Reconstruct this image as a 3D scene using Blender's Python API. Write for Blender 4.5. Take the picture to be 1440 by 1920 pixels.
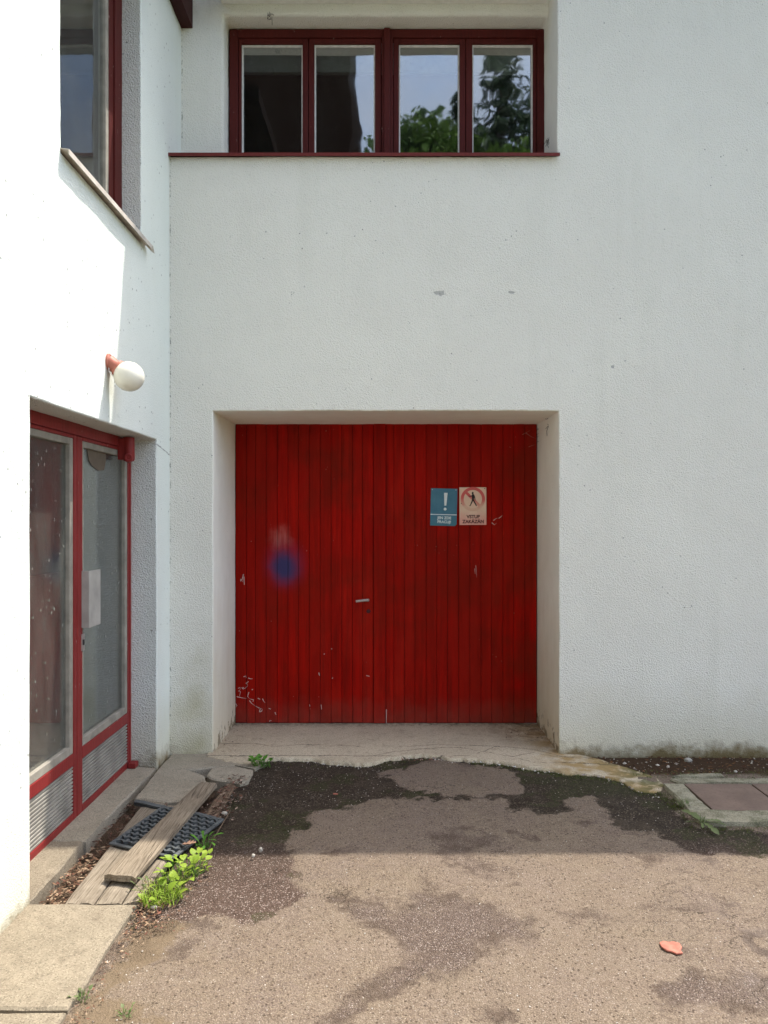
import bpy, bmesh, math, random
import numpy as np
from mathutils import Vector, Matrix, noise as mnoise

for _o in list(bpy.data.objects):
    bpy.data.objects.remove(_o)
SC = bpy.context.scene
COL = SC.collection
R = math.radians

# ------------------------------------------------------------------ camera
CAMZ = 1.62
F, VX, VY = 1450.0, 727.0, 972.0          # focal length and vanishing point of the photograph in pixels
cd = bpy.data.cameras.new('camera')
cam = bpy.data.objects.new('camera', cd)
COL.objects.link(cam)
cam.location = (0, 0, CAMZ)
cam.rotation_euler = (R(90), 0, 0)
cd.sensor_fit = 'HORIZONTAL'
cd.sensor_width = 36.0
cd.lens = 36.0 * F / 1440.0 * 0.75
cd.sensor_fit = 'VERTICAL'
cd.sensor_height = 36.0
cd.lens = 36.0 * F / 1920.0
cd.shift_x = -7.0 / 1920.0
cd.shift_y = 12.0 / 1920.0
cd.clip_start = 0.05
cd.clip_end = 2000
SC.camera = cam

# ------------------------------------------------------------------ daylight
SUN = Vector((0.40, 0.21, 1.0)).normalized()      # direction towards the sun
w = bpy.data.worlds.new('World')
SC.world = w
w.use_nodes = True
wn = w.node_tree.nodes
bg = wn['Background']
sky = wn.new('ShaderNodeTexSky')
sky.sky_type = 'NISHITA'
sky.sun_disc = False
sky.sun_elevation = math.asin(SUN.z)
sky.sun_rotation = math.atan2(SUN.x, SUN.y)
sky.altitude = 300
sky.air_density = 1.0
sky.dust_density = 3.0
sky.ozone_density = 0.7
_tc = wn.new('ShaderNodeTexCoord')
_cn = wn.new('ShaderNodeTexNoise'); _cn.inputs['Scale'].default_value = 2.6; _cn.inputs['Detail'].default_value = 6; _cn.inputs['Roughness'].default_value = .58
_cm = wn.new('ShaderNodeMapRange'); _cm.inputs[1].default_value = .44; _cm.inputs[2].default_value = .70; _cm.inputs[4].default_value = .8
_bw = wn.new('ShaderNodeRGBToBW'); _ml = wn.new('ShaderNodeMath'); _ml.operation = 'MULTIPLY'; _ml.inputs[1].default_value = 1.45
_mx = wn.new('ShaderNodeMix'); _mx.data_type = 'RGBA'
_L = w.node_tree.links
_L.new(_tc.outputs['Generated'], _cn.inputs['Vector']); _L.new(_cn.outputs[0], _cm.inputs[0]); _L.new(sky.outputs[0], _bw.inputs[0]); _L.new(_bw.outputs[0], _ml.inputs[0])
_L.new(_cm.outputs[0], _mx.inputs[0]); _L.new(sky.outputs[0], _mx.inputs[6]); _L.new(_ml.outputs[0], _mx.inputs[7]); _L.new(_mx.outputs[2], bg.inputs['Color'])
bg.inputs['Strength'].default_value = 0.15

sl = bpy.data.lights.new('sun', 'SUN')
sl.energy = 1.95
sl.angle = R(0.53)
sl.color = (1.0, 0.95, 0.87)
sun = bpy.data.objects.new('sun', sl)
COL.objects.link(sun)
sun.location = (4, 2, 10)
sun.rotation_euler = (-SUN).to_track_quat('-Z', 'Y').to_euler()

SC.view_settings.view_transform = 'Standard'
SC.view_settings.look = 'None'
SC.view_settings.gamma = 1.0
SC.view_settings.use_curve_mapping = False
SC.view_settings.exposure = 1.70

SC.render.engine = 'CYCLES'
SC.cycles.max_bounces = 10
SC.cycles.diffuse_bounces = 5
SC.cycles.glossy_bounces = 6
SC.cycles.transparent_max_bounces = 16
SC.cycles.use_denoising = True

# ------------------------------------------------------------------ helpers
def P(x, y, Y):
    """photo pixel at depth Y -> point in the yard"""
    return Vector(((x - VX) / F * Y, Y, CAMZ + (VY - y) / F * Y))

def G(x, y, z=0.0):
    """photo pixel on a level surface of height z -> point"""
    Y = (CAMZ - z) * F / (y - VY)
    return Vector(((x - VX) / F * Y, Y, z))

WORLD_LOC = {}

def thing(name, label, cat, loc=(0, 0, 0), group=None):
    o = bpy.data.objects.new(name, None)
    COL.objects.link(o)
    o.empty_display_size = 0.1
    o.location = loc
    WORLD_LOC[o] = Vector(loc)
    o['label'] = label
    o['category'] = cat
    if group:
        o['group'] = group
    return o

def tag(o, label=None, cat=None, group=None, kind=None):
    if label: o['label'] = label
    if cat: o['category'] = cat
    if group: o['group'] = group
    if kind: o['kind'] = kind
    return o

class MB:
    """collects vertices and faces given in yard coordinates"""
    def __init__(self):
        self.v = []; self.f = []; self.mi = []; self.m = 0
    def face(self, pts):
        i = len(self.v)
        self.v += [tuple(p) for p in pts]
        self.f.append(tuple(range(i, i + len(pts)))); self.mi.append(self.m)
    def box(self, a, b):
        x0, y0, z0 = a; x1, y1, z1 = b
        i = len(self.v)
        self.v += [(x0, y0, z0), (x1, y0, z0), (x1, y1, z0), (x0, y1, z0), (x0, y0, z1), (x1, y0, z1), (x1, y1, z1), (x0, y1, z1)]
        for q in ((0, 3, 2, 1), (4, 5, 6, 7), (0, 1, 5, 4), (1, 2, 6, 5), (2, 3, 7, 6), (3, 0, 4, 7)):
            self.f.append(tuple(i + k for k in q)); self.mi.append(self.m)
    def room(self, a, b, open_side):
        """inside of a room, open on the side of its window: 'front' (low y) or 'right' (high x)"""
        k = len(self.f); self.box(a, b)
        i = k + {'front': 2, 'right': 3}[open_side]
        del self.f[i]; del self.mi[i]
    def prism(self, poly, ext):
        """polygon (list of points) extruded along ext"""
        n = len(poly); i = len(self.v); e = Vector(ext)
        self.v += [tuple(p) for p in poly] + [tuple(Vector(p) + e) for p in poly]
        self.f.append(tuple(range(i + n - 1, i - 1, -1))); self.mi.append(self.m)
        self.f.append(tuple(range(i + n, i + 2 * n))); self.mi.append(self.m)
        for k in range(n):
            self.f.append((i + k, i + (k + 1) % n, i + n + (k + 1) % n, i + n + k)); self.mi.append(self.m)
    def lathe(self, origin, axis, prof, seg=16, caps=True):
        """prof = list of (distance along axis, radius)"""
        a = Vector(axis).normalized()
        t = Vector((0, 0, 1)) if abs(a.z) < .9 else Vector((1, 0, 0))
        u = a.cross(t).normalized(); v = a.cross(u)
        i = len(self.v); o = Vector(origin)
        for d, r in prof:
            for k in range(seg):
                an = 2 * math.pi * k / seg
                self.v.append(tuple(o + a * d + (u * math.cos(an) + v * math.sin(an)) * r))
        for j in range(len(prof) - 1):
            for k in range(seg):
                k2 = (k + 1) % seg
                self.f.append((i + j * seg + k, i + j * seg + k2, i + (j + 1) * seg + k2, i + (j + 1) * seg + k)); self.mi.append(self.m)
        if caps:
            self.f.append(tuple(i + k for k in range(seg))[::-1]); self.mi.append(self.m)
            b = i + (len(prof) - 1) * seg
            self.f.append(tuple(b + k for k in range(seg))); self.mi.append(self.m)
    def tube(self, pts, rad, seg=6):
        for a, b in zip(pts[:-1], pts[1:]):
            a = Vector(a); b = Vector(b)
            self.lathe(a, b - a, [(0, rad), ((b - a).length, rad)], seg)
    def ribbon(self, pts, width, nrm, lift=0.0):
        """a flat stroke through pts, lying on the surface whose normal is nrm"""
        n = Vector(nrm); pts = [Vector(p) + n * lift for p in pts]
        L = []; Rr = []
        for k, p in enumerate(pts):
            d = (pts[min(k + 1, len(pts) - 1)] - pts[max(k - 1, 0)])
            s = d.cross(n)
            s = s.normalized() if s.length > 1e-9 else Vector((1, 0, 0))
            ww = width * (0.55 + 0.45 * math.sin(2.1 * k + 1)) * .5
            L.append(p + s * ww); Rr.append(p - s * ww)
        for k in range(len(pts) - 1):
            self.face([L[k], L[k + 1], Rr[k + 1], Rr[k]])
    def build(self, name, mat, parent=None, bevel=0.0, seg=2, smooth=False, recalc=True, wob=None, angle=40):
        me = bpy.data.meshes.new(name)
        V = [Vector(p) for p in self.v]
        c = Vector((0, 0, 0))
        if V:
            lo = Vector([min(p[k] for p in V) for k in range(3)]); hi = Vector([max(p[k] for p in V) for k in range(3)])
            c = (lo + hi) / 2; c.z = lo.z
        if wob: V = [wob(p) for p in V]
        me.from_pydata([tuple(p - c) for p in V], [], self.f)
        mats = mat if isinstance(mat, (list, tuple)) else [mat]
        for m in mats: me.materials.append(m)
        if len(mats) > 1:
            me.polygons.foreach_set('material_index', self.mi)
        if recalc:
            bm = bmesh.new(); bm.from_mesh(me)
            bmesh.ops.remove_doubles(bm, verts=bm.verts, dist=1e-5) if recalc == 'merge' else None
            bmesh.ops.recalc_face_normals(bm, faces=bm.faces)
            bm.to_mesh(me); bm.free()
        o = link(name, me, c, parent)
        if smooth: me.shade_smooth()
        if smooth == 'auto':
            me.set_sharp_from_angle(angle=R(angle))
        if bevel:
            b = o.modifiers.new('bevel', 'BEVEL'); b.width = bevel; b.segments = seg
            b.limit_method = 'ANGLE'; b.angle_limit = R(35); b.harden_normals = False
        return o

def link(name, me, loc, parent=None):
    o = bpy.data.objects.new(name, me)
    COL.objects.link(o)
    WORLD_LOC[o] = Vector(loc)
    if parent is not None:
        o.parent = parent
        o.location = Vector(loc) - WORLD_LOC[parent]
    else:
        o.location = loc
    return o

def put(name, me, mat4, parent=None):
    """links mesh me with a full transform (yard coordinates)"""
    o = bpy.data.objects.new(name, me)
    COL.objects.link(o)
    if parent is not None:
        o.parent = parent
        mat4 = Matrix.Translation(-WORLD_LOC[parent]) @ mat4
    o.matrix_local = mat4
    WORLD_LOC[o] = mat4.translation.copy()
    return o

def ns(p, s, seed=0.0):
    return mnoise.noise((p[0] * s + seed, p[1] * s + seed * .7, p[2] * s - seed * .3))

# ------------------------------------------------------------------ material helper
class NT:
    def __init__(self, name):
        self.mat = bpy.data.materials.new(name); self.mat.use_nodes = True
        self.t = self.mat.node_tree; self.t.nodes.clear()
        self.out = self.t.nodes.new('ShaderNodeOutputMaterial')
        self._pos = None
    def n(self, typ, ins=None, **props):
        nd = self.t.nodes.new('ShaderNode' + typ)
        for k, v in props.items(): setattr(nd, k, v)
        for k, v in (ins or {}).items(): self.set(nd.inputs[k], v)
        return nd
    def set(self, sock, v):
        if isinstance(v, bpy.types.NodeSocket): self.t.links.new(v, sock)
        elif isinstance(v, bpy.types.Node): self.t.links.new(v.outputs[0], sock)
        else:
            if isinstance(v, (tuple, list)) and len(v) == 3 and sock.type == 'RGBA': v = (*v, 1)
            sock.default_value = v
    @property
    def pos(self):
        if self._pos is None: self._pos = self.n('NewGeometry').outputs['Position']
        return self._pos
    def objpos(self): return self.n('TexCoord').outputs['Object']
    def sep(self, v=None): 
        s = self.n('SeparateXYZ', {0: v or self.pos}); return s.outputs
    def m(self, op, a, b=None, c=None, clamp=False):
        nd = self.n('Math', operation=op, use_clamp=clamp); self.set(nd.inputs[0], a)
        if b is not None: self.set(nd.inputs[1], b)
        if c is not None: self.set(nd.inputs[2], c)
        return nd.outputs[0]
    def scale(self, v, s):
        nd = self.n('VectorMath', operation='MULTIPLY'); self.set(nd.inputs[0], v); nd.inputs[1].default_value = s
        return nd.outputs[0]
    def noise(self, scale, detail=3, rough=.55, vec=None, dist=0.0):
        return self.n('TexNoise', {'Vector': vec or self.pos, 'Scale': scale, 'Detail': detail, 'Roughness': rough, 'Distortion': dist}).outputs[0]
    def vor(self, scale, feature='F1', vec=None, out=0, rand=1.0):
        nd = self.n('TexVoronoi', {'Vector': vec or self.pos, 'Scale': scale}, feature=feature)
        nd.inputs['Randomness'].default_value = rand
        return nd.outputs[out]
    def mr(self, v, a, b, c=0.0, d=1.0, smooth=False):
        nd = self.n('MapRange', {0: v, 1: a, 2: b, 3: c, 4: d}, interpolation_type='SMOOTHSTEP' if smooth else 'LINEAR')
        return nd.outputs[0]
    def mix(self, f, a, b, mode='MIX'):
        nd = self.n('Mix', data_type='RGBA', blend_type=mode)
        self.set(nd.inputs[0], f); self.set(nd.inputs[6], a); self.set(nd.inputs[7], b)
        return nd.outputs[2]
    def ramp(self, v, stops):
        nd = self.n('ValToRGB', {0: v}); e = nd.color_ramp.elements
        while len(e) < len(stops): e.new(0.5)
        for k, (p, c) in enumerate(stops): e[k].position = p; e[k].color = (*c, 1)
        return nd.outputs[0]
    def attr(self, name, out='Color'): return self.n('Attribute', attribute_name=name).outputs[out]
    def bump(self, h, dist=.005, strength=1.0, normal=None):
        nd = self.n('Bump', {'Height': h, 'Distance': dist, 'Strength': strength})
        if normal is not None: self.set(nd.inputs['Normal'], normal)
        return nd.outputs[0]
    def bsdf(self, color, rough=.8, normal=None, metal=0.0, spec=.5, **kw):
        nd = self.n('BsdfPrincipled', {'Base Color': color, 'Roughness': rough, 'Metallic': metal, 'Specular IOR Level': spec})
        if normal is not None: self.set(nd.inputs['Normal'], normal)
        for k, v in kw.items(): self.set(nd.inputs[k.replace('_', ' ')], v)
        return nd.outputs[0]
    def done(self, sh):
        self.t.links.new(sh, self.out.inputs['Surface']); return self.mat

def plain(name, col, rough=.6, metal=0.0, var=.12, nscale=30, bump=.0015, spec=.4):
    t = NT(name)
    nz = t.noise(nscale, 4)
    c = t.mix(t.mr(nz, .3, .7), tuple(x * (1 - var) for x in col), tuple(min(1, x * (1 + var)) for x in col))
    fine = t.noise(nscale * 6, 2)
    return t.done(t.bsdf(c, rough, t.bump(fine, bump, .6), metal, spec))

# ------------------------------------------------------------------ depths read from the photograph
YW = 5.33        # front of the garage wall
YR = 5.633       # wall set back round the upper window
YF = 5.78        # upper window frame
YD = 6.09        # garage door planks
XL = -1.504      # left wall
XD = -1.672      # glazed door in the left wall
XWIN = -1.624    # window in the left wall

# ------------------------------------------------------------------ materials of the walls
def stucco(name, facade=True, ca=(.845, .82, .735), cb=(.88, .86, .77), bs=1.1):
    t = NT(name)
    s = t.sep()
    X, Y, Z = s[0], s[1], s[2]
    big = t.noise(1.1, 4, .6)
    mid = t.noise(5.0, 5, .6)
    g1 = t.noise(92, 4, .7)
    g2 = t.vor(120, 'F1')
    grain = t.m('ADD', t.m('MULTIPLY', g1, .8), t.m('MULTIPLY', g2, .55))
    col = t.mix(t.mr(big, .3, .7), ca, cb)
    col = t.mix(t.mr(mid, .5, .8, 0, .10), col, (.62, .635, .55))
    # darker in the hollows of the render
    col = t.mix(t.mr(grain, .55, .33, 0, .32), col, (.42, .42, .37))
    # rain streaks and patchy ageing
    stk = t.noise(5.5, 4, .6, t.scale(t.pos, (1, 1, .07)))
    col = t.mix(t.m('MULTIPLY', t.mr(stk, .52, .75), t.mr(t.noise(.9, 3), .40, .62, 0, .22)), col, (.60, .60, .50))
    # sparse dark specks
    v = t.vor(17, 'F1')
    sp = t.m('MULTIPLY', t.mr(v, .10 if facade else .14, .05), t.mr(t.noise(2.6, 2), .50 if facade else .42, .62 if facade else .55))
    col = t.mix(t.m('MULTIPLY', sp, .75), col, (.12, .11, .09))
    v2 = t.vor(48, 'F1')
    sp2 = t.m('MULTIPLY', t.mr(v2, .13, .07), t.mr(t.noise(6, 2), .52, .66))
    col = t.mix(t.m('MULTIPLY', sp2, .5), col, (.2, .18, .15))
    # splash-back dirt at the foot
    foot = t.m('ADD', Z, t.m('MULTIPLY', t.m('SUBTRACT', mid, .5), .35))
    col = t.mix(t.mr(foot, .50, .0, 0, .55), col, (.58, .52, .34))
    nn = t.noise(14, 5, .65)
    foot2 = t.m('ADD', Z, t.m('MULTIPLY', t.m('SUBTRACT', nn, .5), .22))
    foot2 = t.m('ADD', foot2, t.mr(t.noise(2.1, 3), .40, .62, .0, .085))
    col = t.mix(t.mr(foot2, .11, .0, 0, .9), col, (.20, .135, .055))
    if facade:
        # ochre and green algae left of the gate
        dx = t.mr(t.m('ABSOLUTE', t.m('ADD', X, 1.32)), .22, .0)
        al = t.m('MULTIPLY', t.m('MULTIPLY', dx, t.mr(Z, .95, .1)), t.mr(t.noise(7, 4), .3, .65))
        col = t.mix(t.m('MULTIPLY', al, .85), col, (.50, .46, .27))
        # dirt that sits in the corner joint
        cj = t.m('MULTIPLY', t.mr(t.m('ABSOLUTE', t.m('ADD', t.m('ADD', X, 1.4985), t.m('MULTIPLY', t.m('SUBTRACT', t.noise(30, 3), .5), .012))), .006, .001), t.mr(t.noise(27, 4, .75), .50, .62))
        col = t.mix(t.m('MULTIPLY', cj, .7), col, (.12, .115, .09))
        gr_ = t.m('MULTIPLY', t.mr(t.m('ADD', Z, t.m('MULTIPLY', nn, .10)), .12, .03), t.mr(X, 1.25, 1.6))
        col = t.mix(t.m('MULTIPLY', gr_, .5), col, (.10, .085, .03))
        # chips knocked out of the render
        for (cx, cz, rx, rz) in ((.357, 3.172, .042, .018), (.85, 3.178, .024, .010), (1.551, 2.664, .012, .012)):
            ex = t.m('DIVIDE', t.m('SUBTRACT', X, cx), rx)
            ez = t.m('DIVIDE', t.m('SUBTRACT', Z, cz), rz)
            d = t.m('SQRT', t.m('ADD', t.m('MULTIPLY', ex, ex), t.m('MULTIPLY', ez, ez)))
            d = t.m('ADD', d, t.m('MULTIPLY', t.m('SUBTRACT', t.noise(45, 3), .5), 1.6))
            mk = t.mr(d, 1.0, .8)
            col = t.mix(t.m('MULTIPLY', mk, .75), col, (.42, .41, .38))
            grain = t.m('SUBTRACT', grain, t.m('MULTIPLY', mk, .5))
    if not facade:
        ln = t.m('ADD', t.m('SUBTRACT', Z, t.m('SUBTRACT', 2.105, t.m('MULTIPLY', t.m('SUBTRACT', Y, 5.04), .16))), t.m('MULTIPLY', t.m('SUBTRACT', t.noise(18, 4, .7), .5), .05))
        mk = t.m('MULTIPLY', t.mr(t.m('ABSOLUTE', ln), .006, .002), t.mr(Y, 5.03, 5.06))
        col = t.mix(t.m('MULTIPLY', mk, .7), col, (.14, .13, .11))
    b = t.bump(grain, .008, bs)
    return t.done(t.bsdf(col, .93, b, spec=.15))

def plaster():
    t = NT('smooth_plaster')
    s = t.sep(); Z = s[2]
    mid = t.noise(6, 5, .6)
    col = t.mix(t.mr(mid, .35, .7), (.82, .80, .70), (.865, .85, .75))
    sp = t.m('MULTIPLY', t.mr(t.vor(26), .10, .05), t.mr(t.noise(4, 2), .5, .62))
    col = t.mix(t.m('MULTIPLY', sp, .7), col, (.14, .12, .10))
    st = t.noise(9, 5, .65, t.scale(t.pos, (1, 1, .25)))
    foot = t.m('ADD', Z, t.m('MULTIPLY', t.m('SUBTRACT', st, .5), .9))
    col = t.mix(t.mr(foot, 1.1, -.05, 0, .75), col, (.56, .48, .31))
    hole = t.m('ADD', Z, t.m('MULTIPLY', t.m('SUBTRACT', t.noise(11, 4, .6), .5), .9))
    col = t.mix(t.mr(hole, .05, .0, 0, .9), col, (.24, .19, .12))
    h = t.m('ADD', t.m('MULTIPLY', t.noise(40, 4), .6), t.m('MULTIPLY', t.noise(170, 2), .3))
    return t.done(t.bsdf(col, .9, t.bump(h, .004, .6), spec=.15))

def concrete(name, ca, cb, dirt=(.13, .10, .07), cracks=False, dirt_lo=.55, ochre=False):
    t = NT(name)
    big = t.noise(2.3, 5, .6); mid = t.noise(13, 5, .65); fine = t.noise(120, 3, .6)
    col = t.mix(t.mr(big, .3, .7), ca, cb)
    col = t.mix(t.mr(mid, dirt_lo, dirt_lo + .22, 0, .6), col, dirt)
    col = t.mix(t.mr(fine, .48, .75, 0, .38), col, tuple(x * .45 for x in ca))
    peb = t.vor(230, 'F1', out=1)
    pv = t.n('SeparateColor', {0: peb}).outputs[0]
    col = t.mix(t.mr(pv, .84, .90, 0, .35), col, tuple(min(.8, x * 1.5) for x in cb))
    col = t.mix(t.mr(pv, .16, .10, 0, .55), col, tuple(x * .4 for x in ca))
    h = t.m('ADD', t.m('MULTIPLY', mid, .8), t.m('MULTIPLY', fine, .35))
    if ochre:
        X, Y, Z = t.sep()
        oc = t.m('MULTIPLY', t.mr(X, .95, 1.2), t.mr(t.noise(8, 4), .38, .55))
        col = t.mix(t.m('MULTIPLY', oc, .8), col, (.30, .19, .06))
        gr = t.m('MULTIPLY', t.mr(X, 1.35, 1.6), t.mr(t.noise(16, 4), .42, .56))
        col = t.mix(t.m('MULTIPLY', gr, .75), col, (.075, .085, .03))
        ru = t.m('MULTIPLY', t.m('MULTIPLY', t.mr(X, .7, 1.0), t.mr(Y, 5.5, 5.85)), t.mr(mid, .4, .6))
        col = t.mix(t.m('MULTIPLY', ru, .7), col, (.13, .07, .035))
        bk = t.m('MULTIPLY', t.mr(Y, 5.98, 6.075), t.mr(t.noise(25, 3), .35, .6))
        col = t.mix(t.m('MULTIPLY', bk, .6), col, (.10, .075, .05))
    if cracks:
        a = t.attr('crack')
        sc_ = t.n('SeparateColor', {0: a}).outputs
        for k in range(3):
            d = t.m('ADD', t.m('SUBTRACT', sc_[k], .5), t.m('MULTIPLY', t.m('SUBTRACT', t.noise(22, 4, .7), .5), .055))
            mk = t.mr(t.m('ABSOLUTE', d), .0055, .002)
            mk = t.m('MULTIPLY', mk, t.mr(t.noise(4.3 + k, 2), .36, .44))
            col = t.mix(t.m('MULTIPLY', mk, .85), col, (.05, .04, .03))
            h = t.m('SUBTRACT', h, t.m('MULTIPLY', mk, .8))
    return t.done(t.bsdf(col, .92, t.bump(h, .009, .7), spec=.2))

M = {}
M['stucco'] = stucco('white_stucco')
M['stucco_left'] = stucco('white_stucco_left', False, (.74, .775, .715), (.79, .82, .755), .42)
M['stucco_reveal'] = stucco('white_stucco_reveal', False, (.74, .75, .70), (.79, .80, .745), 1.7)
M['plaster'] = plaster()
M['apron'] = concrete('apron_concrete', (.43, .355, .25), (.55, .465, .335), dirt_lo=.56, cracks=True, ochre=True)
M['slab'] = concrete('slab_concrete', (.20, .166, .118), (.275, .23, .165), dirt_lo=.50)
M['slab_dark'] = concrete('old_slab_concrete', (.27, .235, .175), (.36, .315, .24), dirt_lo=.55)
M['frame_concrete'] = concrete('mossy_concrete', (.22, .20, .14), (.33, .30, .215), dirt=(.055, .062, .02), dirt_lo=.44)

def red_paint(name, col, chip=.0, rough=.45, bumpd=.0015):
    t = NT(name)
    grain = t.noise(11, 4, .6, t.scale(t.pos, (7, 7, .5)))
    c = t.mix(t.mr(grain, .3, .75), tuple(x * .78 for x in col), tuple(x * 1.12 for x in col))
    c = t.mix(t.mr(t.noise(4, 4), .5, .75, 0, .35), c, tuple(x * .55 for x in col))
    if chip:
        k = t.noise(38, 4, .7, t.scale(t.pos, (1, 1, .35)))
        c = t.mix(t.mr(k, 1 - chip, 1.02 - chip, 0, .8), c, (.36, .27, .23))
    return t.done(t.bsdf(c, rough, t.bump(grain, bumpd, .7), spec=.18))

def gate_paint():
    t = NT('gate_red_paint')
    s = t.sep(); X, Y, Z = s[0], s[1], s[2]
    rnd = t.n('ObjectInfo').outputs['Random']
    grain = t.noise(9, 5, .65, t.scale(t.pos, (9, 9, .45)))
    cloud = t.noise(2.2, 4, .6)
    c = t.mix(t.mr(grain, .3, .75), (.33, .0045, .002), (.47, .0085, .0035))
    stq = t.noise(3.2, 5, .65, t.scale(t.pos, (6, 6, .28)))
    c = t.mix(t.mr(stq, .40, .68, 0, .75), c, (.13, .0055, .003))
    wash = t.noise(2.0, 5, .6, t.scale(t.pos, (1.6, 1, .55)))
    c = t.mix(t.mr(wash, .52, .72, 0, .4), c, (.46, .028, .014))
    brn = t.noise(1.5, 4, .6)
    c = t.mix(t.mr(brn, .47, .64, 0, .6), c, (.15, .011, .004))
    c = t.mix(t.mr(cloud, .4, .75, 0, .45), c, (.27, .004, .002))
    c = t.mix(t.mr(rnd, 0, 1, 0, .5), c, (.20, .008, .004))
    # dulled, browner strip near the right jamb
    br = t.m('MULTIPLY', t.mr(X, .80, 1.1), t.mr(t.noise(3, 3), .4, .6))
    c = t.mix(t.m('MULTIPLY', br, .45), c, (.17, .016, .007))
    # blue aerosol spot with a scuffed paler patch above it
    def spot(cx, cz, r0, r1, n=.03):
        dx = t.m('SUBTRACT', X, cx); dz = t.m('MULTIPLY', t.m('SUBTRACT', Z, cz), .85)
        d = t.m('SQRT', t.m('ADD', t.m('MULTIPLY', dx, dx), t.m('MULTIPLY', dz, dz)))
        d = t.m('ADD', d, t.m('MULTIPLY', t.m('SUBTRACT', t.noise(16, 3), .5), n))
        return t.mr(d, r1, r0, smooth=True)
    pale = spot(-.845, 1.462, .01, .125, .10)
    c = t.mix(t.m('MULTIPLY', t.m('MULTIPLY', pale, .58), t.mr(grain, .25, .6)), c, (.50, .17, .145))
    c = t.mix(t.m('MULTIPLY', spot(-.81, 1.255, .04, .215, .05), .55), c, (.19, .035, .085))
    c = t.mix(t.m('MULTIPLY', spot(-.815, 1.24, .03, .15, .06), .9), c, (.03, .045, .125))
    # small chips and specks of pale paint
    v = t.vor(24, 'F1', t.scale(t.pos, (1, 1, .6)))
    sp = t.m('MULTIPLY', t.mr(v, .07, .04), t.mr(t.noise(3.1, 2), .57, .64))
    c = t.mix(t.m('MULTIPLY', sp, .75), c, (.52, .33, .27))
    # dust splashed along the bottom
    ft = t.m('ADD', Z, t.m('MULTIPLY', t.m('SUBTRACT', t.noise(10, 4), .5), .25))
    c = t.mix(t.mr(ft, .22, .0, 0, .30), c, (.20, .085, .06))
    rough = t.mr(cloud, .3, .7, .42, .6)
    return t.done(t.bsdf(c, rough, t.bump(grain, .0025, .7), spec=.04))

M['gate'] = gate_paint()
M['gate_gap'] = plain('gate_groove_paint', (.05, .003, .003), .7)
M['win_red'] = red_paint('window_brown_red_paint', (.088, .012, .009), chip=.32, rough=.6)
M['door_red'] = red_paint('door_red_paint', (.235, .027, .025), chip=.33)
M['beam'] = red_paint('beam_brown_red_paint', (.045, .008, .007), rough=.6)
M['sill_red'] = red_paint('sill_brown_red_paint', (.16, .030, .026), chip=.3, rough=.4)
M['bead_white'] = plain('white_putty', (.72, .70, .66), .6)
M['bead_grey'] = plain('weathered_bead', (.27, .245, .20), .7, var=.25, nscale=12)
M['sill_metal'] = plain('beige_sheet_metal', (.56, .50, .43), .5, var=.2, nscale=9)
M['steel'] = plain('dull_steel', (.55, .53, .50), .38, metal=.8)
M['aged_steel'] = plain('aged_handle_metal', (.50, .42, .37), .45, metal=.3, var=.3)
M['plate'] = plain('beige_plate', (.36, .345, .31), .5, var=.22, nscale=8)
M['rib'] = plain('ribbed_sheet', (.30, .28, .24), .55, var=.3, nscale=7)
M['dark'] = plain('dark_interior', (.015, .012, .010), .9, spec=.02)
M['inner_grey'] = plain('interior_grey', (.36, .34, .31), .8)
M['inner_brown'] = plain('brown_panel_paint', (.17, .042, .03), .6)
M['inner_white'] = plain('inner_frame_white', (.62, .62, .58), .6)
M['opal'] = plain('opal_glass', (.76, .72, .61), .25, var=.09, nscale=10, bump=0, spec=.5)
M['terracotta'] = plain('brown_pink_holder', (.40, .13, .085), .5, var=.15)
M['soffit'] = plain('white_board', (.78, .77, .72), .6, var=.06)
M['roof'] = plain('brown_roof_sheet', (.13, .06, .045), .7)
M['timber'] = plain('dark_timber', (.012, .007, .005), .9, var=.3, spec=.02)
M['rubber'] = plain('black_rubber', (.075, .082, .082), .62, var=.35, nscale=14, spec=.5)
M['brick'] = plain('orange_brick', (.38, .135, .092), .9, var=.3)
M['stone'] = plain('pale_stone', (.36, .33, .28), .85, var=.2)
M['black'] = plain('black_ink', (.015, .010, .010), .6)
M['ink_red'] = plain('dark_red_ink', (.07, .008, .012), .6)
M['sign_white'] = plain('white_ink', (.70, .76, .76), .6, var=.08)
M['scratch'] = plain('scratched_paint', (.62, .45, .40), .7)
M['cover'] = None

def glass(name, dirt=.10, boost=1.5, dcol=(.32, .31, .28), tint=(.82, .85, .84)):
    t = NT(name)
    fr = t.n('Fresnel', {'IOR': 1.5}).outputs[0]
    fr = t.m('MULTIPLY', fr, boost, clamp=True)
    wav = t.bump(t.noise(2.2, 2), .004, .45)
    tr = t.n('BsdfTransparent', {'Color': tint})
    gl = t.n('BsdfGlossy', {'Color': (1, 1, 1), 'Roughness': .022, 'Normal': wav})
    mx = t.n('MixShader', {0: fr, 1: tr.outputs[0], 2: gl.outputs[0]})
    df = t.n('BsdfDiffuse', {'Color': dcol})
    st = t.noise(7, 5, .6, t.scale(t.pos, (1, 1, .3)))
    sp = t.m('MULTIPLY', t.mr(t.vor(34, 'F1', t.scale(t.pos, (1, 1, .4))), .17, .09), t.mr(t.noise(5, 2), .43, .50))
    fac = t.m('MAXIMUM', t.mr(st, .3, .75, dirt * .4, dirt * 1.5), t.m('MULTIPLY', sp, min(1, dirt * 7)))
    m2 = t.n('MixShader', {0: fac, 1: mx.outputs[0], 2: df.outputs[0]})
    return t.done(m2.outputs[0])

M['glass_up'] = glass('upper_window_glass', .02, 5.2)
M['glass_left'] = glass('left_window_glass', .05, 1.0)
M['glass_door'] = glass('dusty_door_glass', .085, .65, (.40, .39, .34))

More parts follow.
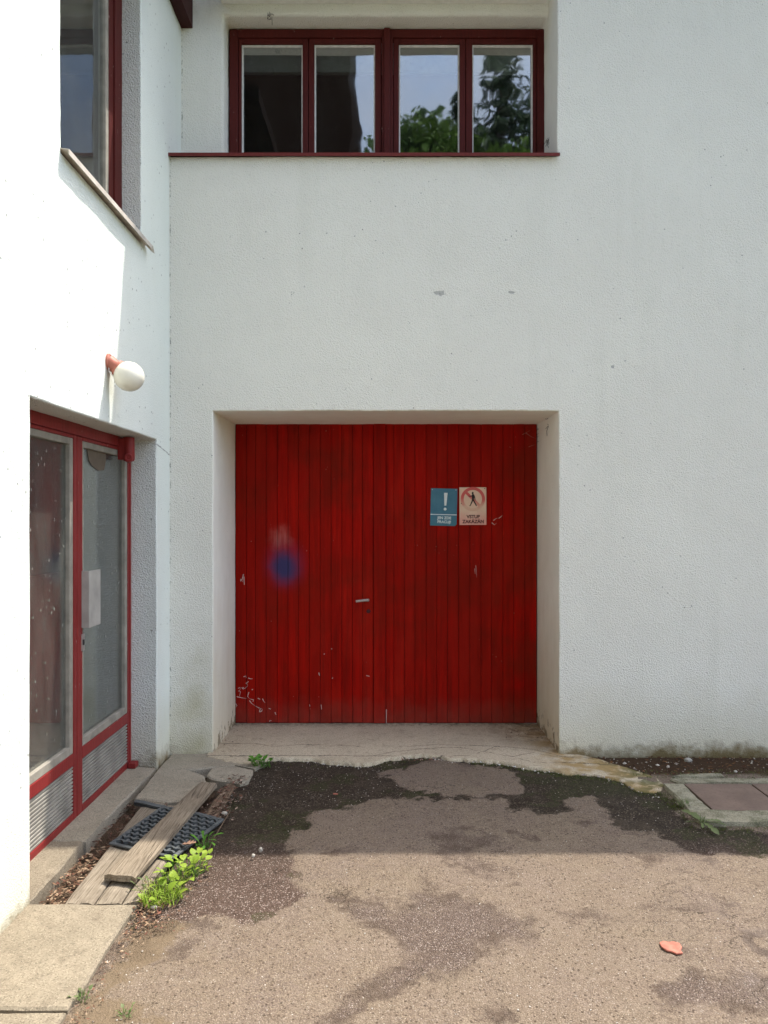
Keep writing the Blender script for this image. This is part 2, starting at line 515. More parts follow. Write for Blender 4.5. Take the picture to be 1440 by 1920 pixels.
# ------------------------------------------------------------------ walls
def cuts(lo, hi, marks, step):
    ms = sorted(set([lo, hi] + [m for m in marks if lo < m < hi])); out = []
    for a, b in zip(ms[:-1], ms[1:]):
        n = max(1, int(round((b - a) / step)))
        out += [a + (b - a) * k / n for k in range(n)]
    return out + [hi]

def wobble(p):
    a = Vector((ns(p, 2.3, 3), ns(p, 2.3, 11), ns(p, 2.3, 23))) * .0035
    b = Vector((ns(p, 19, 5), ns(p, 19, 9), ns(p, 19, 31))) * .0022
    return p + a + b

def wall_sheet(name, mats, parent, u0, u1, v0, v1, holes, mapf, step=.05, bevel=.012):
    """a wall front with openings; holes = (u0, u1, v0, v1, depth); mapf(u, v, depth) -> point"""
    us = cuts(u0, u1, [h[0] for h in holes] + [h[1] for h in holes], step)
    vs = cuts(v0, v1, [h[2] for h in holes] + [h[3] for h in holes], step)
    idx = {}; V = []; Fc = []; mi = []
    def vid(u, v, d):
        k = (round(u, 5), round(v, 5), round(d, 5))
        if k not in idx:
            idx[k] = len(V); V.append(wobble(mapf(u, v, d)))
        return idx[k]
    for i in range(len(us) - 1):
        for j in range(len(vs) - 1):
            cu, cv = (us[i] + us[i + 1]) / 2, (vs[j] + vs[j + 1]) / 2
            if any(h[0] < cu < h[1] and h[2] < cv < h[3] for h in holes): continue
            Fc.append((vid(us[i], vs[j], 0), vid(us[i + 1], vs[j], 0), vid(us[i + 1], vs[j + 1], 0), vid(us[i], vs[j + 1], 0))); mi.append(0)
    for h in holes:
        ds = [h[4] * k / 4 for k in range(5)]
        hu = [u for u in us if h[0] - 1e-6 <= u <= h[1] + 1e-6]
        hv = [v for v in vs if h[2] - 1e-6 <= v <= h[3] + 1e-6]
        m = h[5] if len(h) > 5 else 1
        for d0, d1 in zip(ds[:-1], ds[1:]):
            for a, b in zip(hu[:-1], hu[1:]):
                for v in (h[2], h[3]):
                    if v0 + 1e-4 < v < v1 - 1e-4:
                        Fc.append((vid(a, v, d0), vid(b, v, d0), vid(b, v, d1), vid(a, v, d1))); mi.append(m)
            for a, b in zip(hv[:-1], hv[1:]):
                for u in (h[0], h[1]):
                    if u0 + 1e-4 < u < u1 - 1e-4:
                        Fc.append((vid(u, a, d0), vid(u, b, d0), vid(u, b, d1), vid(u, a, d1))); mi.append(m)
    mb = MB(); mb.v = V; mb.f = Fc; mb.mi = mi
    o = mb.build(name, mats, parent, smooth=True)
    me = o.data
    # the sheet must face the yard
    n = me.polygons[0].normal; want = mapf(u0, v0, 0) - mapf(u0, v0, 1)
    if n.dot(want) < 0: me.flip_normals()
    b = o.modifiers.new('bevel', 'BEVEL'); b.width = bevel; b.segments = 3; b.limit_method = 'ANGLE'; b.angle_limit = R(50); b.harden_normals = True
    return o

garage = thing('garage_building', 'white stucco garage building with a wide red plank gate under a four pane window', 'building', (1.0, YW, 0))
house = thing('white_house', 'white stucco house wing along the left edge with a red framed glass door', 'building', (XL, 3.0, 0))

SILLZ = 4.116
RX0, RX1 = -1.203, 1.180       # gate opening
wall_sheet('wall', [M['stucco'], M['plaster']], garage, -1.56, 8.0, -.15, 6.12,
           [(RX0, RX1, -.15, 2.3625, YD - YW + .06), (-1.56, 1.169, SILLZ, 6.12, .47)],
           lambda u, v, d: Vector((u, YW + d, v)), step=.06)
wall_sheet('window_wall', [M['stucco'], M['stucco']], garage, -1.56, 1.20, SILLZ - .1, 6.12,
           [(-1.193, 1.172, SILLZ - .1, 5.287, YF - YR + .05)],
           lambda u, v, d: Vector((u, YR + d, v)), step=.06, bevel=.03)
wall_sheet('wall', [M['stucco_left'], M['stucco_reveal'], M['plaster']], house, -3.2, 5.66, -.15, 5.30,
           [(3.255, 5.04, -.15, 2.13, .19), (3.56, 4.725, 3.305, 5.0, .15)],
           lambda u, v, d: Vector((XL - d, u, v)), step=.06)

# roofs (their eaves shade the yard)
mb = MB()
mb.prism([(-1.6, 5.06, 6.0), (-1.6, 11.0, 8.9), (-1.6, 11.0, 9.1), (-1.6, 5.06, 6.16)], (10.8, 0, 0))
mb.build('roof', M['roof'], garage)
mb = MB()
mb.prism([(-1.13, -3.3, 5.272), (-1.13, -3.3, 5.40), (-6.5, -3.3, 8.1), (-6.5, -3.3, 5.272)], (0, 8.2, 0))
mb.build('roof', M['timber'], house)
mb = MB(); mb.box((-1.525, 4.95, 5.19), (-1.421, YR + .02, 5.42))
mb.build('roof_beam', M['beam'], garage, bevel=.004)
mb = MB(); mb.box((-1.21, 5.42, 5.366), (1.172, YR - .002, 5.40)); mb.box((-1.21, 5.40, 5.366), (1.172, 5.418, 5.55))
mb.build('soffit_board', M['soffit'], garage, bevel=.003)
# rooms behind the glass
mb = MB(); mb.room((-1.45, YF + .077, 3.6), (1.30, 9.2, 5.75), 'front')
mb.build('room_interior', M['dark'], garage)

# ------------------------------------------------------------------ upper window of the garage building
mb = MB()
S = YF / F
def fx(x): return (x - VX) * S
def fz(y): return CAMZ + (VY - y) * S
FX0, FX1, FZ1, FZ0 = fx(430), fx(1023), fz(54), SILLZ + .005
yb = YF + .075
mb.box((FX0, YF, FZ0), (fx(446), yb, FZ1))
mb.box((fx(1007), YF, FZ0), (FX1, yb, FZ1))
mb.box((fx(446), YF, fz(70)), (fx(1007), yb, FZ1))
mb.box((fx(446), YF, FZ0), (fx(1007), yb, FZ0 + .05))
mb.box((fx(716), YF - .012, FZ0 + .05), (fx(737), yb, fz(70)))
mb.box((fx(720), YF - .030, FZ0 + .05), (fx(731), YF - .0125, fz(56)))
win = mb.build('window', M['win_red'], garage, bevel=.005)
SASH = [(446, 578, 452, 567), (578, 716, 589, 703), (737, 873.5, 748, 862), (873.5, 1007, 886, 1000)]
for a, b, p0, p1 in SASH:
    mb = MB(); y0 = YF + .010; y1 = YF + .062
    zt, zb = fz(70) - .002, FZ0 + .052
    gz1, gz0 = fz(80), FZ0 + .12
    mb.box((fx(a) + .002, y0, zb), (fx(p0), y1, zt)); mb.box((fx(p1), y0, zb), (fx(b) - .002, y1, zt))
    mb.box((fx(p0), y0, gz1), (fx(p1), y1, zt)); mb.box((fx(p0), y0, zb), (fx(p1), y1, gz0))
    sash = mb.build('sash', M['win_red'], win, bevel=.004)
    mb = MB(); y0, y1 = YF + .030, YF + .048; tk = .010
    mb.box((fx(p0), y0, gz0), (fx(p0) + tk, y1, gz1)); mb.box((fx(p1) - tk, y0, gz0), (fx(p1), y1, gz1))
    mb.box((fx(p0) + tk, y0, gz1 - tk), (fx(p1) - tk, y1, gz1)); mb.box((fx(p0) + tk, y0, gz0), (fx(p1) - tk, y1, gz0 + tk))
    mb.build('glazing_bead', M['bead_white'], win)
    mb = MB(); mb.box((fx(p0) + .002, YF + .0485, gz0), (fx(p1) - .002, YF + .052, gz1))
    mb.build('pane', M['glass_up'], win)
# inner casement seen through the panes
mb = MB()
mb.box((FX0, YF + .16, fz(112)), (FX1, YF + .20, FZ1))
for xx in (435, 578, 726, 874, 1018):
    mb.box((fx(xx) - .03, YF + .165, FZ0), (fx(xx) + .03, YF + .195, fz(112)))
mb.build('inner_casement', M['inner_white'], win)
# sill of the upper window
mb = MB()
zt = CAMZ + (VY - 290.5) * YW / F
mb.prism([(-1.506, YW - .035, zt - .022), (-1.506, YW - .035, zt), (-1.506, YF + .02, zt + .06), (-1.506, YF + .02, zt + .05), (-1.506, YW - .030, zt - .003), (-1.506, YW - .030, zt - .022)], (1.506 + 1.180, 0, 0))
mb.build('window_sill', M['sill_red'], garage)

def wisps(px, Y, n, spread, seed):
    rr = random.Random(seed); mb = MB()
    for _ in range(n):
        a = P(px[0] + rr.gauss(0, spread), px[1] + rr.gauss(0, spread), Y - .004)
        b = a + Vector((rr.gauss(0, .02), -abs(rr.gauss(0, .004)), rr.gauss(-.01, .025))); c = b + Vector((rr.gauss(0, .015), 0, rr.gauss(-.005, .018)))
        mb.tube([a, b, c], .0014, 4)
    tag(mb.build('caught_straw', M['timber'], garage), kind='stuff')
wisps((506, 27), YR, 9, 3.0, 1)
wisps((1033, 786), YW + .35, 8, 4.0, 2)
wisps((1032, 262), YW + .28, 8, 4.0, 3)
wisps((1014, 812), YD - .02, 6, 5.0, 4)

# ------------------------------------------------------------------ plank gate
SD = YD / F
def dx_(x): return (x - VX) * SD
def dz_(y): return CAMZ + (VY - y) * SD
GZ0, GZ1 = .006, 2.372
def leaf(xs, x0, x1, lbl):
    mb = MB(); mb.box((x0, YD + .012, GZ0), (x1, YD + .05, GZ1 + .04))
    lf = mb.build('garage_door_leaf', M['gate_gap'], garage)
    lf['label'] = lbl
    rr = random.Random(int(x0 * 100) + 7)
    for a, b in zip(xs[:-1], xs[1:]):
        mb = MB(); dep = rr.uniform(-.0018, .0018)
        mb.box((dx_(a) + .0013, YD + dep, GZ0 + .002 + rr.uniform(0, .005)), (dx_(b) - .0013, YD + .0125, GZ1 - .004))
        mb.build('plank', M['gate'], lf, bevel=.0018, seg=1)
    return lf
XS1 = [441.5, 462, 479, 499, 520, 540, 560, 580, 600.5, 621, 641, 661, 680, 700.5]
XS2 = [723.5, 738.5, 758, 778, 799, 819, 839, 860, 881, 902, 922, 943, 963, 984, 1006.5]
L1 = leaf(XS1, dx_(441), dx_(701), 'left leaf of the gate with a blue spray spot and a lever handle')
L2 = leaf(XS2, dx_(701.5), dx_(1007), 'right leaf of the gate with two signs on it')
mb = MB(); mb.box((dx_(700.8), YD - .016, GZ0 + .004), (dx_(723.2), YD + .0124, GZ1 - .004))
mb.build('cover_strip', M['gate'], L2, bevel=.003)
# lever handle and keyhole
hp = P(690, 1125, YD)
mb = MB()
mb.lathe((hp.x, YD - .002, hp.z), (0, -1, 0), [(0, .011), (.03, .009), (.042, .009)], 10)
mb.tube([(hp.x + .004, YD - .046, hp.z + .004), (hp.x - .05, YD - .050, hp.z), (hp.x - .092, YD - .044, hp.z - .006)], .0095, 8)
mb.build('handle', M['aged_steel'], L1, smooth='auto')
kp = P(691, 1146, YD)
mb = MB(); mb.lathe((kp.x, YD + .002, kp.z), (0, -1, 0), [(0, .017), (.004, .017), (.006, .014)], 12)
mb.build('keyhole_plate', M['gate_gap'], L1)
# pale scratches, chips and flaking paint
def marks(parent, strokes, wd, name='scratch'):
    mb = MB()
    for st in strokes:
        mb.ribbon([P(x, y, YD) for x, y in st], wd * SD, (0, -1, 0), lift=.0024)
    return tag(mb.build(name, M['scratch'], parent, recalc=False), kind='stuff')
def z2(pts, ox=420., oy=1070., s=4.5): return [(ox + a / s, oy + b / s) for a, b in pts]
marks(L1, [z2(p) for p in (
    [(120, 992), (136, 985), (138, 1003), (124, 1015), (140, 1020), (130, 1062)], [(108, 1062), (150, 1072), (192, 1078)],
    [(160, 985), (175, 995), (205, 965), (185, 950), (208, 935)], [(150, 985), (165, 1000)], [(165, 895), (185, 888), (188, 905)],
    [(205, 905), (225, 912), (244, 912)], [(210, 1025), (200, 1060), (215, 1080), (250, 1090), (245, 1105)], [(215, 1095), (235, 1120), (262, 1140), (300, 1160)],
    [(300, 1190), (308, 1160), (325, 1165), (318, 1185), (300, 1192)], [(325, 1080), (335, 1100), (348, 1116)], [(285, 1075), (305, 1085)],
    [(98, 1120), (110, 1138), (98, 1155)], [(378, 1160), (395, 1168)], [(430, 1195), (440, 1215)], [(385, 1272), (390, 1262), (405, 1268)],
    [(165, 30), (150, 85), (162, 95)], [(168, 50), (172, 120)], [(145, 70), (140, 90)], [(800, 860), (806, 885)], [(912, 910), (920, 902)], [(843, 705), (850, 700)], [(235, 1005), (246, 1000)])], 1.7)
marks(L1, [z2(p) for p in ([(722, 1130), (724, 1145)], [(820, 1130), (824, 1170)], [(1200, 885), (1228, 890)], [(905, 655), (912, 662)], [(1272, 1200), (1274, 1290)])], 1.4)
marks(L2, [[(925, 976), (929, 973), (933, 971)], [(935, 972), (939, 969), (942, 966)], [(922, 980), (927, 984), (931, 981)],
           [(724.5, 1330), (724.5, 1357)]], 1.6)
marks(L2, [[(892, 1060), (893, 1072), (894, 1083)], [(890, 1066), (891, 1076)]], .9)
M['scratch'] = plain('flaking_paint', (.30, .10, .085), .6)
marks(L2, [[(979, 815), (987, 811), (994, 807)], [(986, 812), (996, 819), (1004, 822)], [(991, 838), (998, 835), (1003, 834)], [(955, 838), (958, 839)]], 1.3)

# ------------------------------------------------------------------ signs on the gate
def text_mesh(body, size, bold):
    cu = bpy.data.curves.new('lettering', 'FONT'); cu.body = body; cu.size = size; cu.align_x = 'CENTER'; cu.align_y = 'CENTER'
    cu.offset = bold; cu.extrude = .0004; cu.space_line = 1.08
    o = bpy.data.objects.new('lettering', cu); COL.objects.link(o)
    bpy.context.view_layer.update()
    me = bpy.data.meshes.new_from_object(o.evaluated_get(bpy.context.evaluated_depsgraph_get()))
    bpy.data.objects.remove(o); me.name = 'lettering'
    return me

def sign_mat(name, ca, cb, tone):
    t = NT(name)
    p = t.objpos()
    z = t.sep(p)[2]
    n1 = t.noise(9, 4, .6); n2 = t.noise(60, 4, .7)
    c = t.mix(t.mr(n1, .3, .7), ca, cb)
    c = t.mix(t.mr(t.m('ADD', z, t.m('MULTIPLY', t.m('SUBTRACT', n1, .5), .16)), tone[0], tone[1], 0, .75), c, tone[2])
    c = t.mix(t.mr(n2, .62, .72, 0, .3), c, tuple(x * .5 for x in ca))
    return t.done(t.bsdf(c, .55, t.bump(n2, .001, .4), spec=.4))
M['sign_blue'] = sign_mat('sign_blue', (.042, .15, .225), (.072, .205, .29), (.10, .0, (.05, .165, .205)))
M['sign_cream'] = sign_mat('sign_cream', (.72, .49, .35), (.78, .57, .43), (.12, .02, (.72, .31, .26)))
def ring_mat():
    t = NT('faded_red_ring')
    z = t.sep(t.pos)[2]
    n = t.noise(16, 4, .6)
    f = t.mr(t.m('ADD', z, t.m('MULTIPLY', t.m('SUBTRACT', n, .5), .12)), 1.71, 1.78)
    c = t.mix(f, (.70, .44, .32), (.60, .10, .09))
    return t.done(t.bsdf(c, .6))
M['ring'] = ring_mat()

class Sign:
    def __init__(self, name, label, cpx, wpx, hpx, rot, mat, cut=0.0):
        self.c = P(cpx[0], cpx[1], YD); self.w = wpx * SD; self.h = hpx * SD
        self.y = YD - .0035
        self.rot = rot
        base = Vector((self.c.x, self.y, self.c.z - self.h / 2))
        self.t = thing(name, label, 'sign', base)
        w2, h2 = self.w / 2, self.h / 2
        poly = [(-w2, -h2), (w2 - cut, -h2), (w2, -h2 + cut), (w2, h2), (-w2, h2)] if cut else [(-w2, -h2), (w2, -h2), (w2, h2), (-w2, h2)]
        mb = MB(); mb.prism([self.at(a, b, .0022) for a, b in poly], (0, .0035, 0))
        self.plate = mb.build('plate', mat, self.t, bevel=.0006, seg=1)
    def at(self, a, b, lift=0.0):
        cr, sr = math.cos(self.rot), math.sin(self.rot)
        return Vector((self.c.x + a * cr - b * sr, self.y - lift, self.c.z + a * sr + b * cr))
    def poly(self, mb, pts, lift=.0030, th=.0008):
        mb.prism([self.at(a, b, lift) for a, b in pts], (0, th, 0))
    def text(self, body, size, bold, a, b, mat):
        me = text_mesh(body, size, bold); me.materials.append(mat)
        m4 = Matrix.Translation(self.at(a, b, .0030)) @ Matrix.Rotation(-self.rot, 4, 'Y') @ Matrix.Rotation(R(90), 4, 'X')
        return put('lettering', me, m4, self.t)

s1 = Sign('warning_sign', 'blue sign with a white exclamation mark on the right gate leaf', (832, 951), 49.5, 70, R(-1.4), M['sign_blue'], cut=.014)
k = s1.h / 70.0
mb = MB()
s1.poly(mb, [(-.2 * k, 27 * k), (6.6 * k, 27 * k), (4.6 * k, 3 * k), (1.0 * k, 3 * k)])
s1.poly(mb, [(2.6 * k + 2.7 * k * math.cos(q * math.pi / 8), -3.4 * k + 2.7 * k * math.sin(q * math.pi / 8)) for q in range(16)])
mb.build('exclamation_mark', M['sign_white'], s1.t)
mb = MB(); s1.poly(mb, [(-24.6 * k, -14.6 * k), (24.6 * k, -14.6 * k), (24.6 * k, -13.2 * k), (-24.6 * k, -13.2 * k)])
mb.build('dividing_line', M['sign_white'], s1.t)
s1.text('JEN ZDE\nPRACUJ!', 6.9 * k, .22 * k, 1.5 * k, -24.0 * k, M['sign_white'])
mb = MB()
for a, b in ((-22, 32.5), (22, 32.8)):
    mb = MB(); mb.lathe(s1.at(a * k, b * k, .002), (0, -1, 0), [(0, 1.0 * k), (.003, 1.0 * k)], 8)
    mb.build('nail', M['steel'], s1.t)

s2 = Sign('prohibition_sign', 'faded pinkish sign with a crossed out walking figure beside the blue sign', (886.5, 949), 50.5, 70.5, R(.2), M['sign_cream'])
k = s2.h / 70.5; cy = 13 * k; ro, ri = 22.8 * k, 17.2 * k
mb = MB(); NS = 40
for q in range(NS):
    a0, a1 = 2 * math.pi * q / NS, 2 * math.pi * (q + 1) / NS
    s2.poly(mb, [(ro * math.cos(a0), cy + ro * math.sin(a0)), (ri * math.cos(a0), cy + ri * math.sin(a0)), (ri * math.cos(a1), cy + ri * math.sin(a1)), (ro * math.cos(a1), cy + ro * math.sin(a1))])
hw = 2.6 * k; d = 17.6 * k * .7071; o_ = hw * .7071
s2.poly(mb, [(-d - o_, cy + d - o_), (d - o_, cy - d - o_), (d + o_, cy - d + o_), (-d + o_, cy + d + o_)], lift=.00305)
mb.build('prohibition_ring', M['ring'], s2.t)
mb = MB()
def fig(pts): s2.poly(mb, [(a * k, cy + b * k) for a, b in pts], lift=.0036)
fig([(-.2 + 1.7 * math.cos(q * math.pi / 6), 11.6 + 2.1 * math.sin(q * math.pi / 6)) for q in range(12)])
fig([(-1.0, 9.8), (1.2, 9.8), (2.8, 6.5), (2.4, 1.0), (1.8, -1.2), (-1.6, -1.2), (-1.9, 3.0), (-1.7, 7.5)])
fig([(-1.6, 7.6), (-1.2, 5.6), (-4.0, 4.6), (-8.4, 5.6), (-8.6, 6.6), (-4.2, 6.2)])
fig([(1.6, 9.0), (3.2, 7.2), (4.4, 3.0), (4.9, -.6), (5.2, -2.4), (4.3, -2.4), (3.6, -.2), (2.6, 3.0), (1.6, 5.5)])
fig([(-1.6, -1.2), (.8, -1.2), (-.6, -5.4), (-3.2, -10.2), (-4.2, -12.6), (-6.8, -12.6), (-6.8, -11.9), (-5.3, -11.0), (-3.4, -6.0)])
fig([(-.4, -1.2), (2.0, -1.2), (4.4, -5.8), (7.0, -11.2), (7.6, -12.9), (5.6, -12.6), (4.6, -10.6), (2.0, -6.4)])
mb.build('walking_figure', M['black'], s2.t)
s2.text('VSTUP\nZAKÁZÁN', 8.5 * k, .32 * k, .6 * k, -24.6 * k, M['ink_red'])
mb = MB()
mb.lathe(s2.at(22.3 * k, 32.7 * k, .002), (0, -1, 0), [(0, .9 * k), (.003, .9 * k)], 8)
mb.build('nail', M['black'], s2.t)
mb = MB()
mb.lathe(s2.at(-21.5 * k, 5 * k, .002), (0, -1, 0), [(0, .8 * k), (.002, .8 * k)], 8)
mb.build('nail', M['black'], s2.t)

# ------------------------------------------------------------------ glazed door in the left wing
frame = MB()
xf0, xf1 = XD, XD - .06
frame.box((xf1, 3.255, 2.068), (xf0, 5.045, 2.14))
frame.box((xf1, 5.015, .0), (xf0, 5.045, 2.068))
frame.box((xf1, 3.255, .0), (xf0, 3.32, 2.068))
door_frame = frame.build('door_frame', M['door_red'], house, bevel=.004)
def glazed_leaf(y0, y1, stile0, stile1, lbl):
    mb = MB(); x1, x0 = XD - .004, XD - .05
    zt = 2.066
    mb.box((x0, y0, .008), (x1, y0 + stile0, zt)); mb.box((x0, y1 - stile1, .008), (x1, y1, zt))
    a, b = y0 + stile0, y1 - stile1
    mb.box((x0, a, 2.047), (x1, b, zt)); mb.box((x0, a, .30), (x1, b, .365)); mb.box((x0, a, .008), (x1, b, .045))
    lf = mb.build('door_leaf', M['door_red'], house, bevel=.004)
    lf['label'] = lbl
    mb = MB(); t1 = .044; xb1, xb0 = XD - .008, XD - .035
    mb.box((xb0, a, .365), (xb1, a + t1 * .6, 2.047)); mb.box((xb0, b - t1, .365), (xb1, b, 2.047))
    mb.box((xb0, a + t1 * .6, 2.012), (xb1, b - t1, 2.047)); mb.box((xb0, a + t1 * .6, .365), (xb1, b - t1, .41))
    mb.build('glazing_bead', M['bead_grey'], lf, bevel=.004)
    mb = MB(); mb.box((XD - .034, a + .02, .38), (XD - .030, b - .02, 2.035))
    mb.build('pane', M['glass_door'], lf)
    mb = MB(); n = 13; z0, z1 = .045, .30
    prof = []
    for q in range(n):
        za = z0 + (z1 - z0) * q / n; h = (z1 - z0) / n
        prof += [(XD - .024, za), (XD - .010, za + h * .14), (XD - .008, za + h * .66), (XD - .024, za + h * .80)]
    prof.append((XD - .024, z1))
    for (xa, za), (xb, zb) in zip(prof[:-1], prof[1:]):
        mb.face([(xa, a, za), (xa, b, za), (xb, b, zb), (xb, a, zb)])
    mb.build('kick_panel', M['rib'], lf)
    return lf
DL = glazed_leaf(3.325, 4.172, .045, .042, 'left leaf of the glass door, its glass brown and specked')
DR = glazed_leaf(4.176, 5.013, .072, .022, 'right leaf of the glass door with a white plate')
# white plate bent round the stile, lock and paper scrap
mb = MB()
mb.box((XD - .004, 4.232, 1.02), (XD + .034, 4.238, 1.332)); mb.box((XD + .0342, 4.232, 1.02), (XD + .038, 4.40, 1.332))
mb.build('push_plate', M['plate'], DR, bevel=.001)
mb = MB(); mb.box((XD - .006, 4.226, .895), (XD + .001, 4.262, .985))
mb.build('lock_plate', M['steel'], DR, bevel=.001)
mb = MB(); mb.box((XD - .003, 4.236, .925), (XD + .004, 4.254, .955))
mb.build('keyhole', M['black'], DR, bevel=.001)
mb = MB(); mb.prism([(XD - .0285, y, z) for y, z in ((4.37, 2.014), (4.66, 2.014), (4.66, 1.955), (4.635, 1.91), (4.55, 1.90), (4.44, 1.925), (4.40, 1.95))], (.0012, 0, 0))
mb.build('paper_scrap', plain('brown_paper', (.13, .10, .07), .9), DR)
# door closer under the lintel, bolt foot on the step
mb = MB()
cc = Vector((XD + .055, 4.83, 2.005))
mb.lathe((cc.x, cc.y, 2.125), (0, 0, -1), [(0, .035), (.10, .036), (.135, .036), (.148, .030)], 16)
mb.lathe(cc + Vector((.0, .0, -.012)), (.30, -1, 0), [(0, .027), (.085, .027), (.09, .022), (.0905, .014), (.085, .012)], 16)
mb.box((XD - .004, 4.80, 1.985), (XD + .04, 4.86, 2.115))
mb.build('door_closer', M['door_red'], door_frame, smooth='auto')
mb = MB(); mb.box((XD + .002, 4.965, .012), (XD + .05, 5.035, .045))
mb.build('bolt_foot', M['door_red'], door_frame, bevel=.004)
# hallway behind the door
mb = MB()
mb.room((XD - 1.7, 2.9, -.05), (XD - .062, 5.4, 2.3), 'right')
mb.build('hallway_interior', M['inner_grey'], house)
mb = MB(); mb.box((XD - .13, 3.3, .0), (XD - .10, 4.20, 1.33))  # brown panel added behind the left pane for its brown lower half
mb.build('brown_panel', M['inner_brown'], house)

# upper window in the left wing
mb = MB()
wz0, wz1, wy0, wy1 = 3.30, 5.02, 3.54, 4.735
mb.box((XWIN - .06, wy1 - .125, wz0), (XWIN, wy1, wz1)); mb.box((XWIN - .06, wy1 - .20, wz0), (XWIN - .010, wy1 - .127, wz1)); mb.box((XWIN - .06, wy0, wz0), (XWIN, wy0 + .072, wz1))
mb.box((XWIN - .06, wy0 + .072, wz1 - .08), (XWIN - .002, wy1 - .2005, wz1)); mb.box((XWIN - .06, wy0 + .072, wz0), (XWIN - .002, wy1 - .2005, wz0 + .06))
lwin = mb.build('window', M['win_red'], house, bevel=.004)
a, b = wy0 + .072, wy1 - .201
for y0_, y1_ in ((b - .045, b), (a, a + .045)):
    mb = MB(); mb.box((XWIN - .05, y0_, wz0 + .06), (XWIN - .012, y1_, wz1 - .08))
    mb.build('glazing_bead', M['bead_grey'], lwin, bevel=.004)
mb = MB(); mb.box((XWIN - .034, a + .03, wz0 + .05), (XWIN - .030, b - .03, wz1 - .07))
mb.build('pane', M['glass_left'], lwin)
mb = MB(); mb.box((XWIN - .16, b - .16, wz0), (XWIN - .12, b + .05, wz1)); mb.box((XWIN - .16, a, 4.25), (XWIN - .12, b - .16, 4.33))
mb.build('inner_casement', M['inner_white'], lwin)
mb = MB(); mb.room((-4.2, 3.2, 2.6), (XWIN - .062, 5.2, 5.26), 'right')
mb.build('room_interior', plain('room_grey_blue', (.16, .18, .20), .9), house)
# metal sill with a bent drip edge
mb = MB()
ya, yb_ = 3.545, 4.80
mb.prism([(XWIN + .002, ya, 3.335), (XL + .044, ya, 3.314), (XL + .044, ya, 3.288), (XL + .041, ya, 3.288), (XL + .041, ya, 3.311), (XWIN + .002, ya, 3.330)], (0, yb_ - ya, 0))
mb.prism([(XL + .002, yb_, 3.316), (XL + .046, yb_, 3.313), (XL + .049, yb_ + .025, 3.272), (XL + .030, yb_ + .015, 3.285)], (0, .003, .0))
mb.build('window_sill', M['sill_metal'], house)

# ------------------------------------------------------------------ lamp on the left wall
lc = Vector((-1.391, 4.16, 2.383)); lm = Vector((XL - .004, 4.165, 2.462))
lamp = thing('wall_lamp', 'white globe lamp on a brown pink holder above the glass door', 'lamp', lm)
ax = (lc - lm).normalized()
mb = MB(); mb.lathe(lm, (1, 0, 0), [(0, .046), (.012, .045), (.018, .038)], 18)
mb.lathe(lm + Vector((.006, 0, 0)), ax, [(0, .040), (.03, .036), (.052, .037), (.056, .046), (.078, .047), (.082, .040)], 18)
mb.build('lamp_holder', M['terracotta'], lamp, smooth='auto')
mb = MB(); rg = .080
mb.lathe(lc - ax * rg, ax, [(rg - rg * math.cos(q * math.pi / 18), max(1e-4, rg * math.sin(q * math.pi / 18))) for q in range(19)], 32)
mb.build('globe', M['opal'], lamp, smooth=True)
mb = MB(); mb.tube([lm + Vector((.012, -.02, -.02)), lm + Vector((.02, -.035, -.06)), lm + Vector((.045, -.03, -.085)), lm + Vector((.06, -.01, -.08))], .0025, 6)
mb.build('wire', M['bead_white'], lamp)

# ------------------------------------------------------------------ ground
def vnoise(x, y, seed):
    rs = np.random.RandomState(seed); T = rs.rand(256, 256)
    xi = np.floor(x).astype(int); yi = np.floor(y).astype(int); fx_, fy_ = x - xi, y - yi
    fx_ = fx_ * fx_ * (3 - 2 * fx_); fy_ = fy_ * fy_ * (3 - 2 * fy_)
    g = lambda a, b: T[a % 256, b % 256]
    return (g(xi, yi) * (1 - fx_) + g(xi + 1, yi) * fx_) * (1 - fy_) + (g(xi, yi + 1) * (1 - fx_) + g(xi + 1, yi + 1) * fx_) * fy_
def fbm(x, y, s, seed, oct=4):
    r = 0; a = .5; tot = 0
    for k in range(oct):
        r = r + a * vnoise(x * s + 13.7 * k, y * s - 7.1 * k, seed + k); tot += a; a *= .5; s *= 2.03
    return r / tot
def sdf(px, py, poly):
    """signed distance (positive inside) of points to a polygon"""
    poly = np.array(poly); d = np.full(px.shape, 1e9); ins = np.zeros(px.shape, bool)
    for a, b in zip(poly, np.roll(poly, -1, 0)):
        e = b - a; L = (e ** 2).sum() + 1e-12
        t = np.clip(((px - a[0]) * e[0] + (py - a[1]) * e[1]) / L, 0, 1)
        d = np.minimum(d, np.hypot(px - a[0] - t * e[0], py - a[1] - t * e[1]))
        c = ((a[1] > py) != (b[1] > py)) & (px < (b[0] - a[0]) * (py - a[1]) / (b[1] - a[1] + 1e-12) + a[0])
        ins ^= c
    return np.where(ins, d, -d)
def gp(pts): return [(G(x, y).x, G(x, y).y) for x, y in pts]

